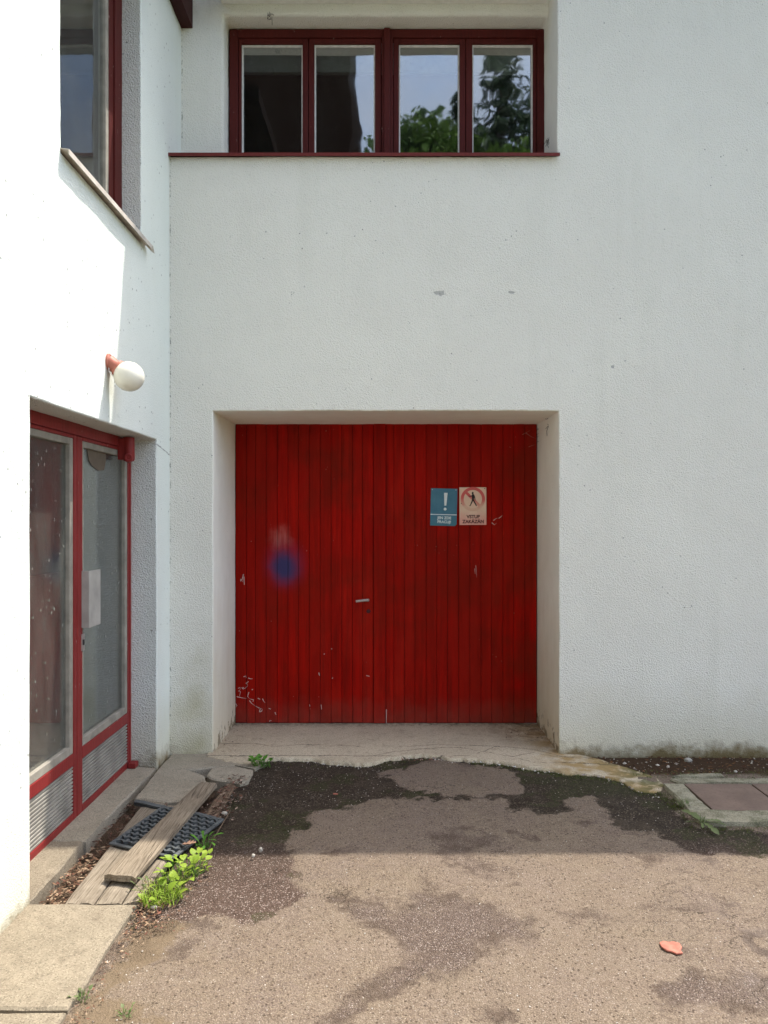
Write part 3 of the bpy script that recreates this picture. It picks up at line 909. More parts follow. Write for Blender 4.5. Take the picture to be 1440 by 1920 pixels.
DAMP = [gp([(430, 1425), (540, 1415), (640, 1420), (700, 1425), (760, 1412), (840, 1410), (900, 1418), (962, 1425), (1060, 1436), (1160, 1452), (1235, 1475), (1270, 1510), (1310, 1545), (1500, 1556),
            (1500, 1600), (1380, 1600), (1300, 1590), (1262, 1572), (1225, 1558), (1180, 1552), (1148, 1540), (1140, 1512), (1110, 1490), (1070, 1487), (1052, 1496), (1062, 1512), (1040, 1530), (1000, 1522), (960, 1510), (945, 1494),
            (880, 1493), (820, 1494), (760, 1492), (700, 1493), (672, 1500), (640, 1511), (588, 1518), (574, 1545), (540, 1556), (534, 1575), (545, 1600), (545, 1622), (562, 1650), (566, 1672), (540, 1692), (500, 1714), (430, 1724),
            (385, 1716), (330, 1730), (300, 1745), (250, 1745), (230, 1700), (300, 1600), (400, 1500)])]
LIGHT = [gp([(722, 1446), (760, 1434), (800, 1424), (860, 1424), (920, 1432), (960, 1448), (985, 1468), (958, 1484), (900, 1488), (830, 1488), (788, 1476), (748, 1466)])]
WORN = [gp(q) for q in (
    [(635, 1680), (700, 1692), (742, 1706), (760, 1690), (800, 1672), (850, 1676), (900, 1690), (955, 1706), (990, 1726), (970, 1744), (922, 1744), (905, 1765), (900, 1788), (890, 1800), (840, 1808), (798, 1820), (772, 1832), (742, 1852), (690, 1868), (640, 1900), (606, 1902), (650, 1862), (718, 1832), (772, 1790), (742, 1762), (690, 1728), (652, 1702)],
    [(800, 1556), (860, 1545), (930, 1560), (955, 1585), (900, 1592), (960, 1625), (930, 1640), (870, 1632), (830, 1610), (815, 1585)],
    [(1055, 1705), (1100, 1690), (1132, 1706), (1118, 1730), (1080, 1742), (1060, 1730)],
    [(1190, 1598), (1260, 1596), (1340, 1600), (1330, 1622), (1270, 1628), (1210, 1616)],
    [(1222, 1822), (1290, 1812), (1330, 1830), (1372, 1800), (1450, 1832), (1450, 1892), (1400, 1890), (1330, 1872), (1272, 1882), (1232, 1852)])]
DIRT = [gp([(100, 1925), (150, 1868), (250, 1745), (290, 1715), (380, 1718), (330, 1765), (310, 1790), (220, 1860), (330, 1890), (330, 1925)])]

def axis(lo, hi, f0, f1, fine):
    a = list(np.arange(f0, f1 + 1e-6, fine)); s = fine; x = f0; left = []
    while x > lo:
        s = min(s * 1.6, 60); x -= s; left.append(x)
    s = fine; x = a[-1]; right = []
    while x < hi:
        s = min(s * 1.6, 60); x += s; right.append(x)
    return np.array(left[::-1] + a + right)
gx = axis(-600, 600, -1.55, 2.95, .0125); gy = axis(-600, 900, 2.15, 5.45, .0125)
XX, YY = np.meshgrid(gx, gy); xf, yf = XX.ravel(), YY.ravel()
near = (xf > -2) & (xf < 3.3) & (yf > 1.8) & (yf < 5.8)
ss = lambda v, a, b: np.clip((v - a) / (b - a), 0, 1) ** 2 * (3 - 2 * np.clip((v - a) / (b - a), 0, 1))
wn1 = (fbm(xf, yf, 9, 3) - .5); wn2 = (fbm(xf, yf, 30, 8) - .5)
wn3 = (fbm(xf, yf, 70, 18, 2) - .5)
edge = wn1 * .17 + wn2 * .08 + wn3 * .04
def mask(polys, soft):
    m = np.full(xf.shape, -9.0)
    for p in polys: m[near] = np.maximum(m[near], sdf(xf[near], yf[near], p))
    return ss(m + edge, -soft, soft)
damp = mask(DAMP, .045) * (1 - mask(LIGHT, .03)); wstr = (.85, .55, .45, .45, .8)
worn = np.max([mask([p], .09) * q for p, q in zip(WORN, wstr)], 0)
worn = np.maximum(worn, .5 * ss(fbm(xf, yf, 5.5, 61), .60, .70) * ss(fbm(xf, yf, 1.3, 63), .45, .6)); dirt = mask(DIRT, .08)
far = ~near
moss = ss(fbm(xf, yf, 4.5, 21), .52, .66) * damp
moss = np.maximum(moss, ss(.16 - np.hypot(xf + .845, (yf - 4.42) * .6), 0, .16) * ss(fbm(xf, yf, 12, 5), .3, .6))
moss = np.maximum(moss, damp * ss(xf, .7, 1.3) * ss(yf, 4.35, 4.75))
zz = -.014 + (fbm(xf, yf, 2.2, 40) - .5) * .008 + (fbm(xf, yf, 17, 41) - .5) * .006 - .006 * damp - .0035 * worn
zz = np.where(xf < -1.0, zz - .05 * ss(-xf, 1.0, 1.06) * (.12 + .88 * ss(yf, 3.16, 3.30)), zz)
zz = zz - .02 * ss(yf, 5.30, 5.40) - .012 * ss(xf, 1.3, 1.5) * ss(yf, 4.93, 5.0)
zz[far] = -.016
nx, ny = len(gx), len(gy)
ii = np.arange(nx * ny).reshape(ny, nx)
quads = np.stack([ii[:-1, :-1], ii[:-1, 1:], ii[1:, 1:], ii[1:, :-1]], -1).reshape(-1, 4)
me = bpy.data.meshes.new('ground')
me.vertices.add(nx * ny); me.vertices.foreach_set('co', np.stack([xf, yf, zz], 1).astype(np.float32).ravel())
me.loops.add(quads.size); me.loops.foreach_set('vertex_index', quads.ravel().astype(np.int32))
me.polygons.add(len(quads)); me.polygons.foreach_set('loop_start', np.arange(0, quads.size, 4, dtype=np.int32))
me.update(calc_edges=True); me.validate()
for nm, arr in (('damp', damp), ('worn', worn), ('moss', moss), ('dirt', dirt)):
    at = me.attributes.new(nm, 'FLOAT', 'POINT'); at.data.foreach_set('value', arr.astype(np.float32))
me.shade_smooth()

def asphalt():
    t = NT('old_asphalt')
    A = {k: t.attr(k, 'Fac') for k in ('damp', 'worn', 'moss', 'dirt')}
    X, Y, Z = t.sep()
    n_big = t.noise(1.6, 4, .6); n_mid = t.noise(8, 5, .65); n_f = t.noise(55, 4, .7); n_ff = t.noise(190, 2, .6)
    peb = t.n('TexVoronoi', {'Vector': t.pos, 'Scale': 150.0}); pr = t.n('SeparateColor', {0: peb.outputs[1]}).outputs; pd = peb.outputs[0]
    peb2 = t.n('TexVoronoi', {'Vector': t.pos, 'Scale': 62.0}); pr2 = t.n('SeparateColor', {0: peb2.outputs[1]}).outputs; pd2 = peb2.outputs[0]
    jit = t.m('MULTIPLY', t.m('SUBTRACT', n_f, .5), .9)
    sharp = lambda a, lo, hi: t.mr(t.m('ADD', a, jit), lo, hi)
    # worn smooth surface, bound with pale dust
    c = t.mix(t.mr(n_big, .35, .65), (.188, .147, .104), (.198, .153, .120))
    c = t.mix(t.mr(t.noise(3.4, 5, .65), .42, .68, 0, .55), c, (.155, .114, .092))
    c = t.mix(t.mr(t.noise(1.9, 5, .7, None, .4), .48, .62, 0, .65), c, (.150, .114, .098))
    c = t.mix(t.mr(t.noise(2.7, 4, .7), .56, .70, 0, .5), c, (.145, .108, .080))
    c = t.mix(t.mr(n_mid, .42, .72, 0, .5), c, (.155, .115, .082))
    c = t.mix(t.mr(n_f, .36, .64, 0, .7), c, (.112, .080, .055))
    c = t.mix(t.mr(n_ff, .48, .66, 0, .6), c, (.33, .262, .19))
    c = t.mix(t.mr(t.m('MULTIPLY', t.mr(pd2, .36, .22), t.mr(pr2[0], .62, .70)), 0, 1, 0, .85), c, (.060, .042, .030))
    c = t.mix(t.mr(t.m('MULTIPLY', t.mr(pd, .40, .25), t.mr(pr[2], .80, .86)), 0, 1, 0, .6), c, (.10, .07, .05))
    c = t.mix(t.mr(t.m('MULTIPLY', t.mr(pd, .42, .28), t.mr(pr[1], .90, .93)), 0, 1, 0, .6), c, (.44, .38, .31))
    c = t.mix(t.mr(t.m('MULTIPLY', t.mr(pd2, .22, .14), t.mr(pr2[1], .965, .975)), 0, 1, 0, .8), c, (.50, .45, .39))
    # exposed coarse aggregate
    ag = t.mix(pr[0], (.11, .072, .060), (.27, .20, .165))
    ag = t.mix(t.mr(pr[1], .77, .85, 0, .7), ag, (.52, .42, .37))
    ag = t.mix(t.mr(pd, .30, .55, 0, .75), ag, (.045, .030, .026))
    wm = t.mr(t.m('ADD', t.m('ADD', A['worn'], t.m('MULTIPLY', jit, 1.3)), t.m('MULTIPLY', t.m('SUBTRACT', n_mid, .5), .7)), .25, .85)
    grey = t.m('MULTIPLY', t.mr(X, 1.2, 1.5), wm)
    c = t.mix(t.m('MULTIPLY', wm, .64), c, ag)
    c = t.mix(t.m('MULTIPLY', grey, .45), c, (.36, .31, .27))
    rim = t.m('MULTIPLY', t.mr(t.m('ABSOLUTE', t.m('SUBTRACT', t.m('ADD', A['worn'], t.m('MULTIPLY', jit, .4)), .45)), .30, .05), t.mr(n_mid, .4, .6))
    c = t.mix(t.m('MULTIPLY', rim, .6), c, (.075, .052, .038))
    # damp, dirty asphalt: dark near the apron, paler coarse aggregate nearer the camera
    dk = t.mix(pr[0], (.016, .011, .007), (.050, .036, .024))
    dk = t.mix(t.mr(pr[1], .85, .88, 0, .7), dk, (.20, .165, .12))
    dk = t.mix(t.mr(n_mid, .40, .66, 0, .6), dk, (.022, .016, .009))
    dk = t.mix(t.mr(t.noise(4.5, 5, .7), .50, .66, 0, .6), dk, t.mix(n_f, (.050, .037, .026), (.105, .082, .058)))
    dry = t.mr(t.m('ADD', Y, t.m('MULTIPLY', t.m('SUBTRACT', n_mid, .5), .5)), 4.05, 3.6)
    agd = t.mix(pr[0], (.085, .052, .038), (.22, .15, .118))
    agd = t.mix(t.mr(pr[1], .82, .88, 0, .85), agd, (.50, .40, .34))
    agd = t.mix(t.mr(pd, .30, .55, 0, .7), agd, (.05, .032, .025))
    dk = t.mix(dry, dk, agd)
    dm = t.mr(t.m('ADD', t.m('ADD', A['damp'], jit), t.m('MULTIPLY', t.m('SUBTRACT', n_mid, .5), .5)), .25, .75)
    c = t.mix(t.m('MULTIPLY', dm, .89), c, dk)
    # hairline cracks
    ckv = t.n('TexVoronoi', {'Vector': t.n('VectorMath', {0: t.pos, 1: t.n('TexNoise', {'Vector': t.pos, 'Scale': 5.0, 'Detail': 4}).outputs[1]}, operation='ADD').outputs[0], 'Scale': 1.1}, feature='DISTANCE_TO_EDGE').outputs[0]
    ckm = t.m('MULTIPLY', t.mr(ckv, .007, .002), t.mr(t.noise(1.4, 3), .50, .56))
    c = t.mix(t.m('MULTIPLY', ckm, .75), c, (.035, .026, .018))
    for q, (sc_, th) in enumerate(((1.7, .0035), (2.9, .0045))):
        ln = t.m('ABSOLUTE', t.m('SUBTRACT', t.noise(sc_, 7, .62, None, .3 + q), .5))
        lm = t.m('MULTIPLY', t.mr(ln, th, th * .3), t.mr(t.noise(1.1 + q, 3), .48, .58))
        c = t.mix(t.m('MULTIPLY', lm, .6), c, (.05, .036, .026))
    # moss
    mo = t.m('MULTIPLY', t.mr(t.m('ADD', A['moss'], t.m('MULTIPLY', jit, .8)), .4, .8), t.mr(n_f, .38, .58))
    c = t.mix(t.m('MULTIPLY', mo, .55), c, t.mix(n_ff, (.018, .024, .006), (.065, .085, .018)))
    # soil and rubble beside the slabs
    di = t.mr(t.m('ADD', A['dirt'], jit), .4, .75)
    c = t.mix(t.m('MULTIPLY', di, .8), c, t.mix(n_f, (.09, .06, .035), (.22, .165, .105)))
    pit = t.m('MULTIPLY', t.mr(X, -1.0, -1.06), t.mr(Y, 3.1, 3.25))
    c = t.mix(t.m('MULTIPLY', pit, .9), c, t.mix(n_f, (.035, .022, .014), (.12, .08, .05)))
    strip = t.m('MULTIPLY', t.mr(X, 1.15, 1.4), t.mr(t.m('ADD', Y, t.m('MULTIPLY', t.m('SUBTRACT', n_mid, .5), .2)), 4.90, 4.97))
    c = t.mix(t.m('MULTIPLY', strip, .93), c, t.mix(n_f, (.018, .009, .005), (.075, .042, .02)))
    gr = t.m('MAXIMUM', t.mr(t.m('ADD', Y, t.m('MULTIPLY', n_big, 1.2)), -2.2, -2.6), t.mr(t.m('ADD', X, t.m('MULTIPLY', n_big, 1.2)), 6.4, 6.8))  # dark green ground out of view, added to cut bounced light
    c = t.mix(gr, c, t.mix(n_mid, (.030, .055, .014), (.065, .10, .028)))
    h = t.m('ADD', t.m('MULTIPLY', n_f, .6), t.m('MULTIPLY', t.m('SUBTRACT', .6, pd), t.m('ADD', .5, t.m('MULTIPLY', t.m('MAXIMUM', wm, dm), .6))))
    h = t.m('ADD', h, t.m('MULTIPLY', n_ff, .25))
    rough = t.mr(t.m('MULTIPLY', dm, t.m('SUBTRACT', 1, dry)), 0, 1, .92, .74)
    return t.done(t.bsdf(c, rough, t.bump(h, .009, 1.0), spec=.12))
M['asphalt'] = asphalt()
me.materials.append(M['asphalt'])
ground = link('ground', me, (0, 0, 0))
tag(ground, 'worn brown asphalt yard with dark damp patches', 'ground', kind='structure')

# ------------------------------------------------------------------ concrete apron under the gate
EDGE = [(380, 1417), (400, 1421), (462, 1433), (512, 1421), (567, 1421), (617, 1429), (650, 1431), (692, 1432), (729, 1423), (758, 1417), (800, 1413), (837, 1421), (900, 1425), (947, 1430), (985, 1437), (1044, 1444), (1114, 1449), (1162, 1460), (1190, 1477), (1228, 1482), (1241, 1474), (1246, 1466)]
ex = np.array([G(x, y).x for x, y in EDGE]); ey = np.array([G(x, y).y for x, y in EDGE])
o_ = np.argsort(ex); ex, ey = ex[o_], ey[o_]
ax_ = np.arange(-1.235, 1.70, .012)
fr = np.interp(ax_, ex, ey) + (fbm(ax_, ax_ * 0, 14, 77) - .5) * .07 + (fbm(ax_, ax_ * 0, 50, 78) - .5) * .03
bk = np.where((ax_ > RX0 - .004) & (ax_ < RX1 + .004), YD + .03, np.interp(ax_, [1.17, 1.3, 1.45, 1.6, 1.7], [YW + .03, YW + .02, 5.22, 5.02, 4.86]))
bk = np.where(ax_ <= RX0 - .004, YW + .03, bk)
fr = np.minimum(fr, bk - .05)
NR = 46
rows = []
for j in range(NR + 2):
    if j < 2:
        yy = fr - .018 + .012 * j; z = np.where(j == 0, -.05, -.012) + 0 * ax_
    else:
        tt = ((j - 2) / (NR - 1)) ** 1.3; yy = fr + (bk - fr) * tt
        z = .004 + (fbm(ax_, yy, 6, 90) - .5) * .010 - .004 * (j == 2) - .016 * np.clip((ax_ - 1.0) / .5, 0, 1)
    rows.append(np.stack([ax_, yy, z], 1))
V = np.concatenate(rows); nxa = len(ax_)
ii = np.arange(len(V)).reshape(-1, nxa)
quads = np.stack([ii[:-1, :-1], ii[:-1, 1:], ii[1:, 1:], ii[1:, :-1]], -1).reshape(-1, 4)
me = bpy.data.meshes.new('concrete_apron'); me.from_pydata(V.tolist(), [], quads.tolist()); me.shade_smooth()
me.materials.append(M['apron'])
def pl(pts): 
    q = sorted(gp(pts)); return np.interp(V[:, 0], [a for a, b in q], [b for a, b in q])
c1 = pl([(480, 1395), (510, 1401), (560, 1397), (640, 1399), (700, 1401), (760, 1400), (820, 1397), (900, 1399), (980, 1404), (1020, 1409), (1060, 1420)])
c2 = pl([(700, 1418), (740, 1410), (800, 1404), (860, 1402), (920, 1412), (960, 1420), (1000, 1412), (1040, 1418)])
c3 = pl([(880, 1418), (910, 1408), (930, 1401), (945, 1404), (952, 1418), (970, 1424), (1000, 1430)])
cr = np.stack([np.clip(V[:, 1] - c + .5, 0, 1) for c in (c1, c2, c3)] + [np.ones(len(V))], 1)
at = me.color_attributes.new('crack', 'FLOAT_COLOR', 'POINT'); at.data.foreach_set('color', cr.astype(np.float32).ravel())
tag(link('concrete_apron', me, (0, 0, 0)), 'cracked concrete apron with a ragged edge in front of the red gate', 'concrete apron', kind='structure')

# ------------------------------------------------------------------ step, slabs
def rough_block(mb, poly, z0, z1, cell=.03, seed=1, amp=.004):
    """a slab with outline poly, its edges broken a little"""
    n = len(poly); out = []
    for k in range(n):
        a = Vector((*poly[k], 0)); b = Vector((*poly[(k + 1) % n], 0)); L = (b - a).length; m = max(1, int(L / cell))
        for q in range(m):
            p = a.lerp(b, q / m); d = (b - a).normalized(); nr = Vector((d.y, -d.x, 0))
            p = p + nr * (ns((p.x, p.y, seed), 7) * amp * 2 + ns((p.x, p.y, seed), 40) * amp)
            out.append(p)
    c = sum(out, Vector()) / len(out)
    ins = [p + (c - p).normalized() * .010 for p in out]
    N = len(out); i = len(mb.v)
    mb.v += [(p.x, p.y, z0) for p in out] + [(p.x, p.y, z1 - .008) for p in out] + [(p.x, p.y, z1 + ns((p.x, p.y, seed), 5) * .003) for p in ins]
    for k in range(N):
        k2 = (k + 1) % N
        for r in (0, 1):
            mb.f.append((i + r * N + k, i + r * N + k2, i + (r + 1) * N + k2, i + (r + 1) * N + k)); mb.mi.append(mb.m)
    mb.f.append(tuple(i + 2 * N + k for k in range(N))); mb.mi.append(mb.m)

mb = MB(); rough_block(mb, [(XD - .06, 3.05), (-1.512, 3.05), (-1.505, 3.42), (-1.517, 3.86), (XD - .06, 3.86)], -.12, .012, seed=2, amp=.006)
tag(mb.build('doorstep', M['slab'], smooth='auto', angle=22), 'concrete doorstep under the left leaf of the glass door', 'doorstep', kind='structure')
mb = MB(); rough_block(mb, [(XD - .06, 3.866), (-1.512, 3.866), (-1.505, 4.4), (-1.498, 4.99), (XD - .06, 5.05)], -.12, .010, seed=4, amp=.006)
tag(mb.build('doorstep', M['slab_dark'], smooth='auto', angle=22), 'shaded concrete doorstep under the right leaf of the glass door', 'doorstep', kind='structure')
mb = MB(); rough_block(mb, [(-1.56, 2.552), (-1.054, 2.552), (-1.056, 2.9), (-1.052, 3.243), (-1.36, 3.247), (-1.50, 3.245), (-1.56, 3.10)], -.10, .004, seed=6, amp=.004)
tag(mb.build('concrete_path', M['slab'], smooth='auto', angle=22), 'pale concrete path slab at the lower left corner', 'path', kind='structure')
mb = MB(); rough_block(mb, [(-1.56, 1.2), (-1.058, 1.2), (-1.056, 2.540), (-1.56, 2.540)], -.10, .002, seed=9, amp=.004)
tag(mb.build('concrete_path', M['slab'], smooth='auto', angle=22), 'next path slab beyond the joint at the bottom edge', 'path', kind='structure')
mb = MB(); rough_block(mb, [(-1.457, 4.455), (-1.28, 4.40), (-1.12, 4.43), (-1.10, 4.70), (-1.15, 4.85), (-1.30, 4.97), (-1.476, 4.98)], -.10, .010, seed=11, amp=.004)
tag(mb.build('corner_slab', M['slab_dark'], smooth='auto', angle=22), 'old concrete slab in the corner behind the loose plank', 'concrete slab', kind='structure')
mb = MB(); rough_block(mb, [(-1.09, 4.80), (-.90, 4.72), (-.855, 4.77), (-.868, 4.98), (-1.0, 5.06), (-1.14, 5.02), (-1.14, 4.87)], -.10, .004, seed=13, amp=.005)
tag(mb.build('corner_slab', M['slab_dark'], smooth='auto', angle=22), 'broken concrete slab beside the small green weed', 'concrete slab', kind='structure')
mb = MB(); rough_block(mb, [(-1.49, 5.0), (-1.30, 4.99), (-1.13, 5.05), (-1.0, 5.085), (-.86, 5.01), (-.80, 5.12), (-.98, 5.2), (-1.18, 5.3), (-1.23, 5.36), (-1.49, 5.36)], -.10, -.002, seed=15, amp=.005)
tag(mb.build('corner_slab', M['slab_dark'], smooth='auto', angle=22), 'dark concrete strip along the wall foot in the corner', 'concrete slab', kind='structure')

# ------------------------------------------------------------------ inspection cover by the right wall
IX0, IX1, IY0, IY1 = 1.665, 3.0, 4.10, 4.90
cov = thing('drain_cover', 'mossy concrete framed metal cover in the ground by the right wall', 'drain cover', (2.2, 4.5, 0))
mb = MB()
rough_block(mb, [(IX0, IY0), (IX1, IY0), (IX1, IY0 + .165), (IX0 + .125, IY0 + .165), (IX0, IY0 + .165)], -.1, .012, seed=21, amp=.006)
rough_block(mb, [(IX0, IY0 + .167), (IX0 + .125, IY0 + .167), (IX0 + .128, 4.70), (IX0 + .01, 4.71)], -.1, .010, seed=22, amp=.006)
rough_block(mb, [(IX0 + .12, 4.735), (IX1, 4.735), (IX1, 4.82), (IX0 + .10, 4.81)], -.1, .004, seed=23, amp=.010)
rough_block(mb, [(1.78, 4.84), (2.12, 4.845), (2.12, 4.90), (1.84, 4.89)], -.1, .004, seed=24, amp=.014)
mb.build('frame', M['frame_concrete'], cov, smooth='auto')
def cover_mat():
    t = NT('rusty_cover_plate')
    n = t.noise(6, 4, .6); f = t.noise(70, 3, .6)
    c = t.mix(t.mr(n, .3, .7), (.13, .085, .062), (.20, .135, .10))
    c = t.mix(t.mr(f, .55, .75, 0, .6), c, (.05, .035, .028))
    wv = t.n('TexWave', {'Vector': t.scale(t.pos, (1, 1, 0)), 'Scale': 26.0, 'Distortion': .0}, wave_type='BANDS', bands_direction='Y').outputs[0]
    return t.done(t.bsdf(c, .7, t.bump(t.m('ADD', t.m('MULTIPLY', wv, .5), t.m('MULTIPLY', f, .6)), .003, .7), .1))
M['cover'] = cover_mat()
for a, b in ((IX0 + .142, 2.206), (2.218, 2.66)):
    mb = MB(); mb.box((a, IY0 + .185, -.03), (b, 4.715, .003))
    mb.build('cover_plate', M['cover'], cov, bevel=.003)

# ------------------------------------------------------------------ loose planks and the mat
def wood_mat(name, ca, cb, dark):
    t = NT(name)
    p = t.objpos()
    g = t.noise(10, 5, .7, t.scale(p, (9, .55, 9)), .4); g2 = t.noise(30, 3, .6, t.scale(p, (7, .3, 7)))
    c = t.mix(t.mr(g, .3, .7), ca, cb)
    c = t.mix(t.mr(g2, .48, .68, 0, .7), c, dark)
    c = t.mix(t.mr(t.noise(3.5, 4, .6, p), .5, .7, 0, .45), c, dark)
    ck = t.noise(5, 2, .5, t.scale(p, (7, .07, 7)))
    ckm = t.mr(t.m('ABSOLUTE', t.m('SUBTRACT', ck, .5)), .010, .003)
    c = t.mix(t.m('MULTIPLY', ckm, .65), c, (.045, .03, .02))
    h = t.m('SUBTRACT', t.m('ADD', t.m('MULTIPLY', g, .7), t.m('MULTIPLY', g2, .4)), t.m('MULTIPLY', ckm, 1.0))
    return t.done(t.bsdf(c, .85, t.bump(h, .004, .8), spec=.2))
M['wood_a'] = wood_mat('weathered_plank', (.20, .16, .112), (.30, .245, .178), (.085, .062, .042))
M['wood_b'] = wood_mat('old_ground_plank', (.21, .172, .125), (.31, .26, .195), (.09, .068, .047))
M['wood_c'] = wood_mat('rotten_plank', (.13, .085, .055), (.22, .155, .105), (.06, .04, .025))

def plank(name, label, corners, z_near, z_far, th, mat, seed):
    """corners: near-left, near-right, far-right, far-left as (x, y); top heights at both ends"""
    mb = MB(); nu, nv = 8, 26
    nl, nr, frr, fl = [Vector((*c, 0)) for c in corners]
    top, bot = {}, {}
    for j in range(nv + 1):
        tv = j / nv
        a = nl.lerp(fl, tv); b = nr.lerp(frr, tv); z = z_near + (z_far - z_near) * tv
        for i in range(nu + 1):
            tu = i / nu; p = a.lerp(b, tu)
            e = min(tu, 1 - tu); round_ = -.006 * max(0, 1 - e / .08)
            ragged = (ns((p.x * 3, p.y * .2, seed), 9) * .012) * (j in (0, nv))
            side = ns((p.y, seed, tu), 4) * .004 * (i in (0, nu))
            q = Vector((p.x + side, p.y + ragged, z + round_ + ns((p.x * 4, p.y * .4, seed), 6) * .003 - (.004 if j in (0, nv) else 0)))
            top[i, j] = len(mb.v); mb.v.append(tuple(q))
    for j in range(nv + 1):
        for i in (0, nu):
            x, y, z = mb.v[top[i, j]]
            bot[i, j] = len(mb.v); mb.v.append((x, y, z - th + .006))
    for j in (0, nv):
        for i in range(1, nu):
            x, y, z = mb.v[top[i, j]]
            bot[i, j] = len(mb.v); mb.v.append((x, y + (.005 if j == 0 else -.005) * math.sin(i), z - th))
    def q4(*a): mb.f.append(a); mb.mi.append(0)
    for j in range(nv):
        for i in range(nu): q4(top[i, j], top[i + 1, j], top[i + 1, j + 1], top[i, j + 1])
        q4(top[0, j], top[0, j + 1], bot[0, j + 1], bot[0, j]); q4(top[nu, j + 1], top[nu, j], bot[nu, j], bot[nu, j + 1])
        q4(bot[0, j], bot[0, j + 1], bot[nu, j + 1], bot[nu, j])
    for i in range(nu):
        q4(top[i + 1, 0], top[i, 0], bot[i, 0], bot[i + 1, 0]); q4(top[i, nv], top[i + 1, nv], bot[i + 1, nv], bot[i, nv])
    o = mb.build(name, mat, smooth='auto', angle=50)
    return tag(o, label, 'plank', 'loose planks by the glass door')

plank('wooden_plank', 'long weathered plank lying slantwise on top of the black mat', [(-1.257, 3.43), (-1.107, 3.40), (-1.020, 4.63), (-1.128, 4.66)], .048, .040, .026, M['wood_a'], 1)
plank('wooden_plank', 'wide grey plank on the ground nearest the doorstep, under the mat', [(-1.362, 3.262), (-1.239, 3.262), (-1.262, 4.43), (-1.392, 4.44)], .000, .002, .04, M['wood_b'], 2)
plank('wooden_plank', 'middle plank on the ground under the front end of the top plank', [(-1.233, 3.262), (-1.127, 3.265), (-1.150, 4.38), (-1.254, 4.38)], -.002, -.002, .04, M['wood_b'], 3)
plank('wooden_plank', 'narrow plank on the ground beside the bright green weeds', [(-1.121, 3.262), (-1.050, 3.30), (-1.045, 4.05), (-1.142, 4.05)], -.004, -.003, .04, M['wood_b'], 4)
plank('wooden_plank', 'short rotten plank end among dead leaves behind the mat', [(-1.01, 4.18), (-.935, 4.16), (-.925, 4.72), (-.99, 4.74)], -.003, -.002, .04, M['wood_c'], 5)

# rubber ring mat
mA, mB_, mC, mD = (Vector((-1.376, 3.816, 0)), Vector((-1.014, 3.648, 0)), Vector((-.876, 4.15, 0)), Vector((-1.254, 4.32, 0)))
def mz(u, v):
    p = mp0(u, v); return .010 + .004 * ns((p.x, p.y, 4), 5) - .012 * max(0, (p.x + 1.03) / .15)
def mp0(u, v): return mA.lerp(mB_, u).lerp(mD.lerp(mC, u), v)
def mp(u, v, dz=0.0):
    p = mp0(u, v); return Vector((p.x, p.y, mz(u, v) + dz))
matt = thing('door_mat', 'black rubber honeycomb mat lying under the slanting plank', 'door mat', mp(.5, .5))
def strip(mb, pts, wid, h):
    """upright rubber wall following (u, v) points"""
    for (u0, v0), (u1, v1) in zip(pts[:-1], pts[1:]):
        a, b = mp(u0, v0), mp(u1, v1); d = (b - a); s = Vector((-d.y, d.x, 0)).normalized() * wid / 2; up = Vector((0, 0, h))
        i = len(mb.v)
        mb.v += [tuple(x) for x in (a - s, a + s, b + s, b - s, a - s + up, a + s + up, b + s + up, b - s + up)]
        for q in ((4, 5, 6, 7), (0, 1, 5, 4), (1, 2, 6, 5), (2, 3, 7, 6), (3, 0, 4, 7)):
            mb.f.append(tuple(i + k for k in q)); mb.mi.append(0)
mb = MB(); bw = .045
for (a, b) in (((0, bw / 2), (1, bw / 2)), ((0, 1 - bw / 2), (1, 1 - bw / 2)), ((bw / 2, bw), (bw / 2, 1 - bw)), ((1 - bw / 2, bw), (1 - bw / 2, 1 - bw))):
    n = 12; pts = [(a[0] + (b[0] - a[0]) * q / n, a[1] + (b[1] - a[1]) * q / n) for q in range(n + 1)]
    strip(mb, pts, .022, .009)
mb.build('border', M['rubber'], matt, bevel=.003)
mb = MB(); NRW, NC = 11, 7
for r in range(NRW):
    v = bw + (1 - 2 * bw) * (r + .5) / NRW; ph = (r % 2) * .5
    pts = []
    for q in range(NC * 6 + 1):
        u = bw + (1 - 2 * bw) * q / (NC * 6)
        pts.append((u, v + .028 * abs(math.sin(math.pi * (q / 6 + ph))) - .008))
    strip(mb, pts, .011, .013)
    for q in range(NC + 1):
        u = bw + (1 - 2 * bw) * (q + ph) / NC
        if u > 1 - bw or r == NRW - 1: continue
        strip(mb, [(u, v - .006), (u, v + (1 - 2 * bw) / NRW - .016)], .012, .010)
mb.build('ring_lattice', M['rubber'], matt)
mb = MB()
mb.face([mp(.01, .01, -.001), mp(.99, .01, -.001), mp(.99, .99, -.001), mp(.01, .99, -.001)])
mb.build('backing', plain('mat_backing', (.018, .017, .016), .9), matt)
# second folded edge of rubber sheet at the corner slab
mb = MB()
pts = [P0 for P0 in (G(254, 1500, .012), G(272, 1503, .02), G(296, 1509, .016), G(310, 1511, .012))]
for k_, dz in enumerate((0, -.008, -.016)):
    for a, b in zip(pts[:-1], pts[1:]):
        mb.prism([a + Vector((0, -.006 * k_, dz)), b + Vector((0, -.006 * k_, dz)), b + Vector((0, -.03, dz - .004)), a + Vector((0, -.03, dz - .004))], (0, 0, .004))
tag(mb.build('rubber_strip', M['rubber']), 'folded black rubber strip at the front edge of the corner slab', 'rubber strip')

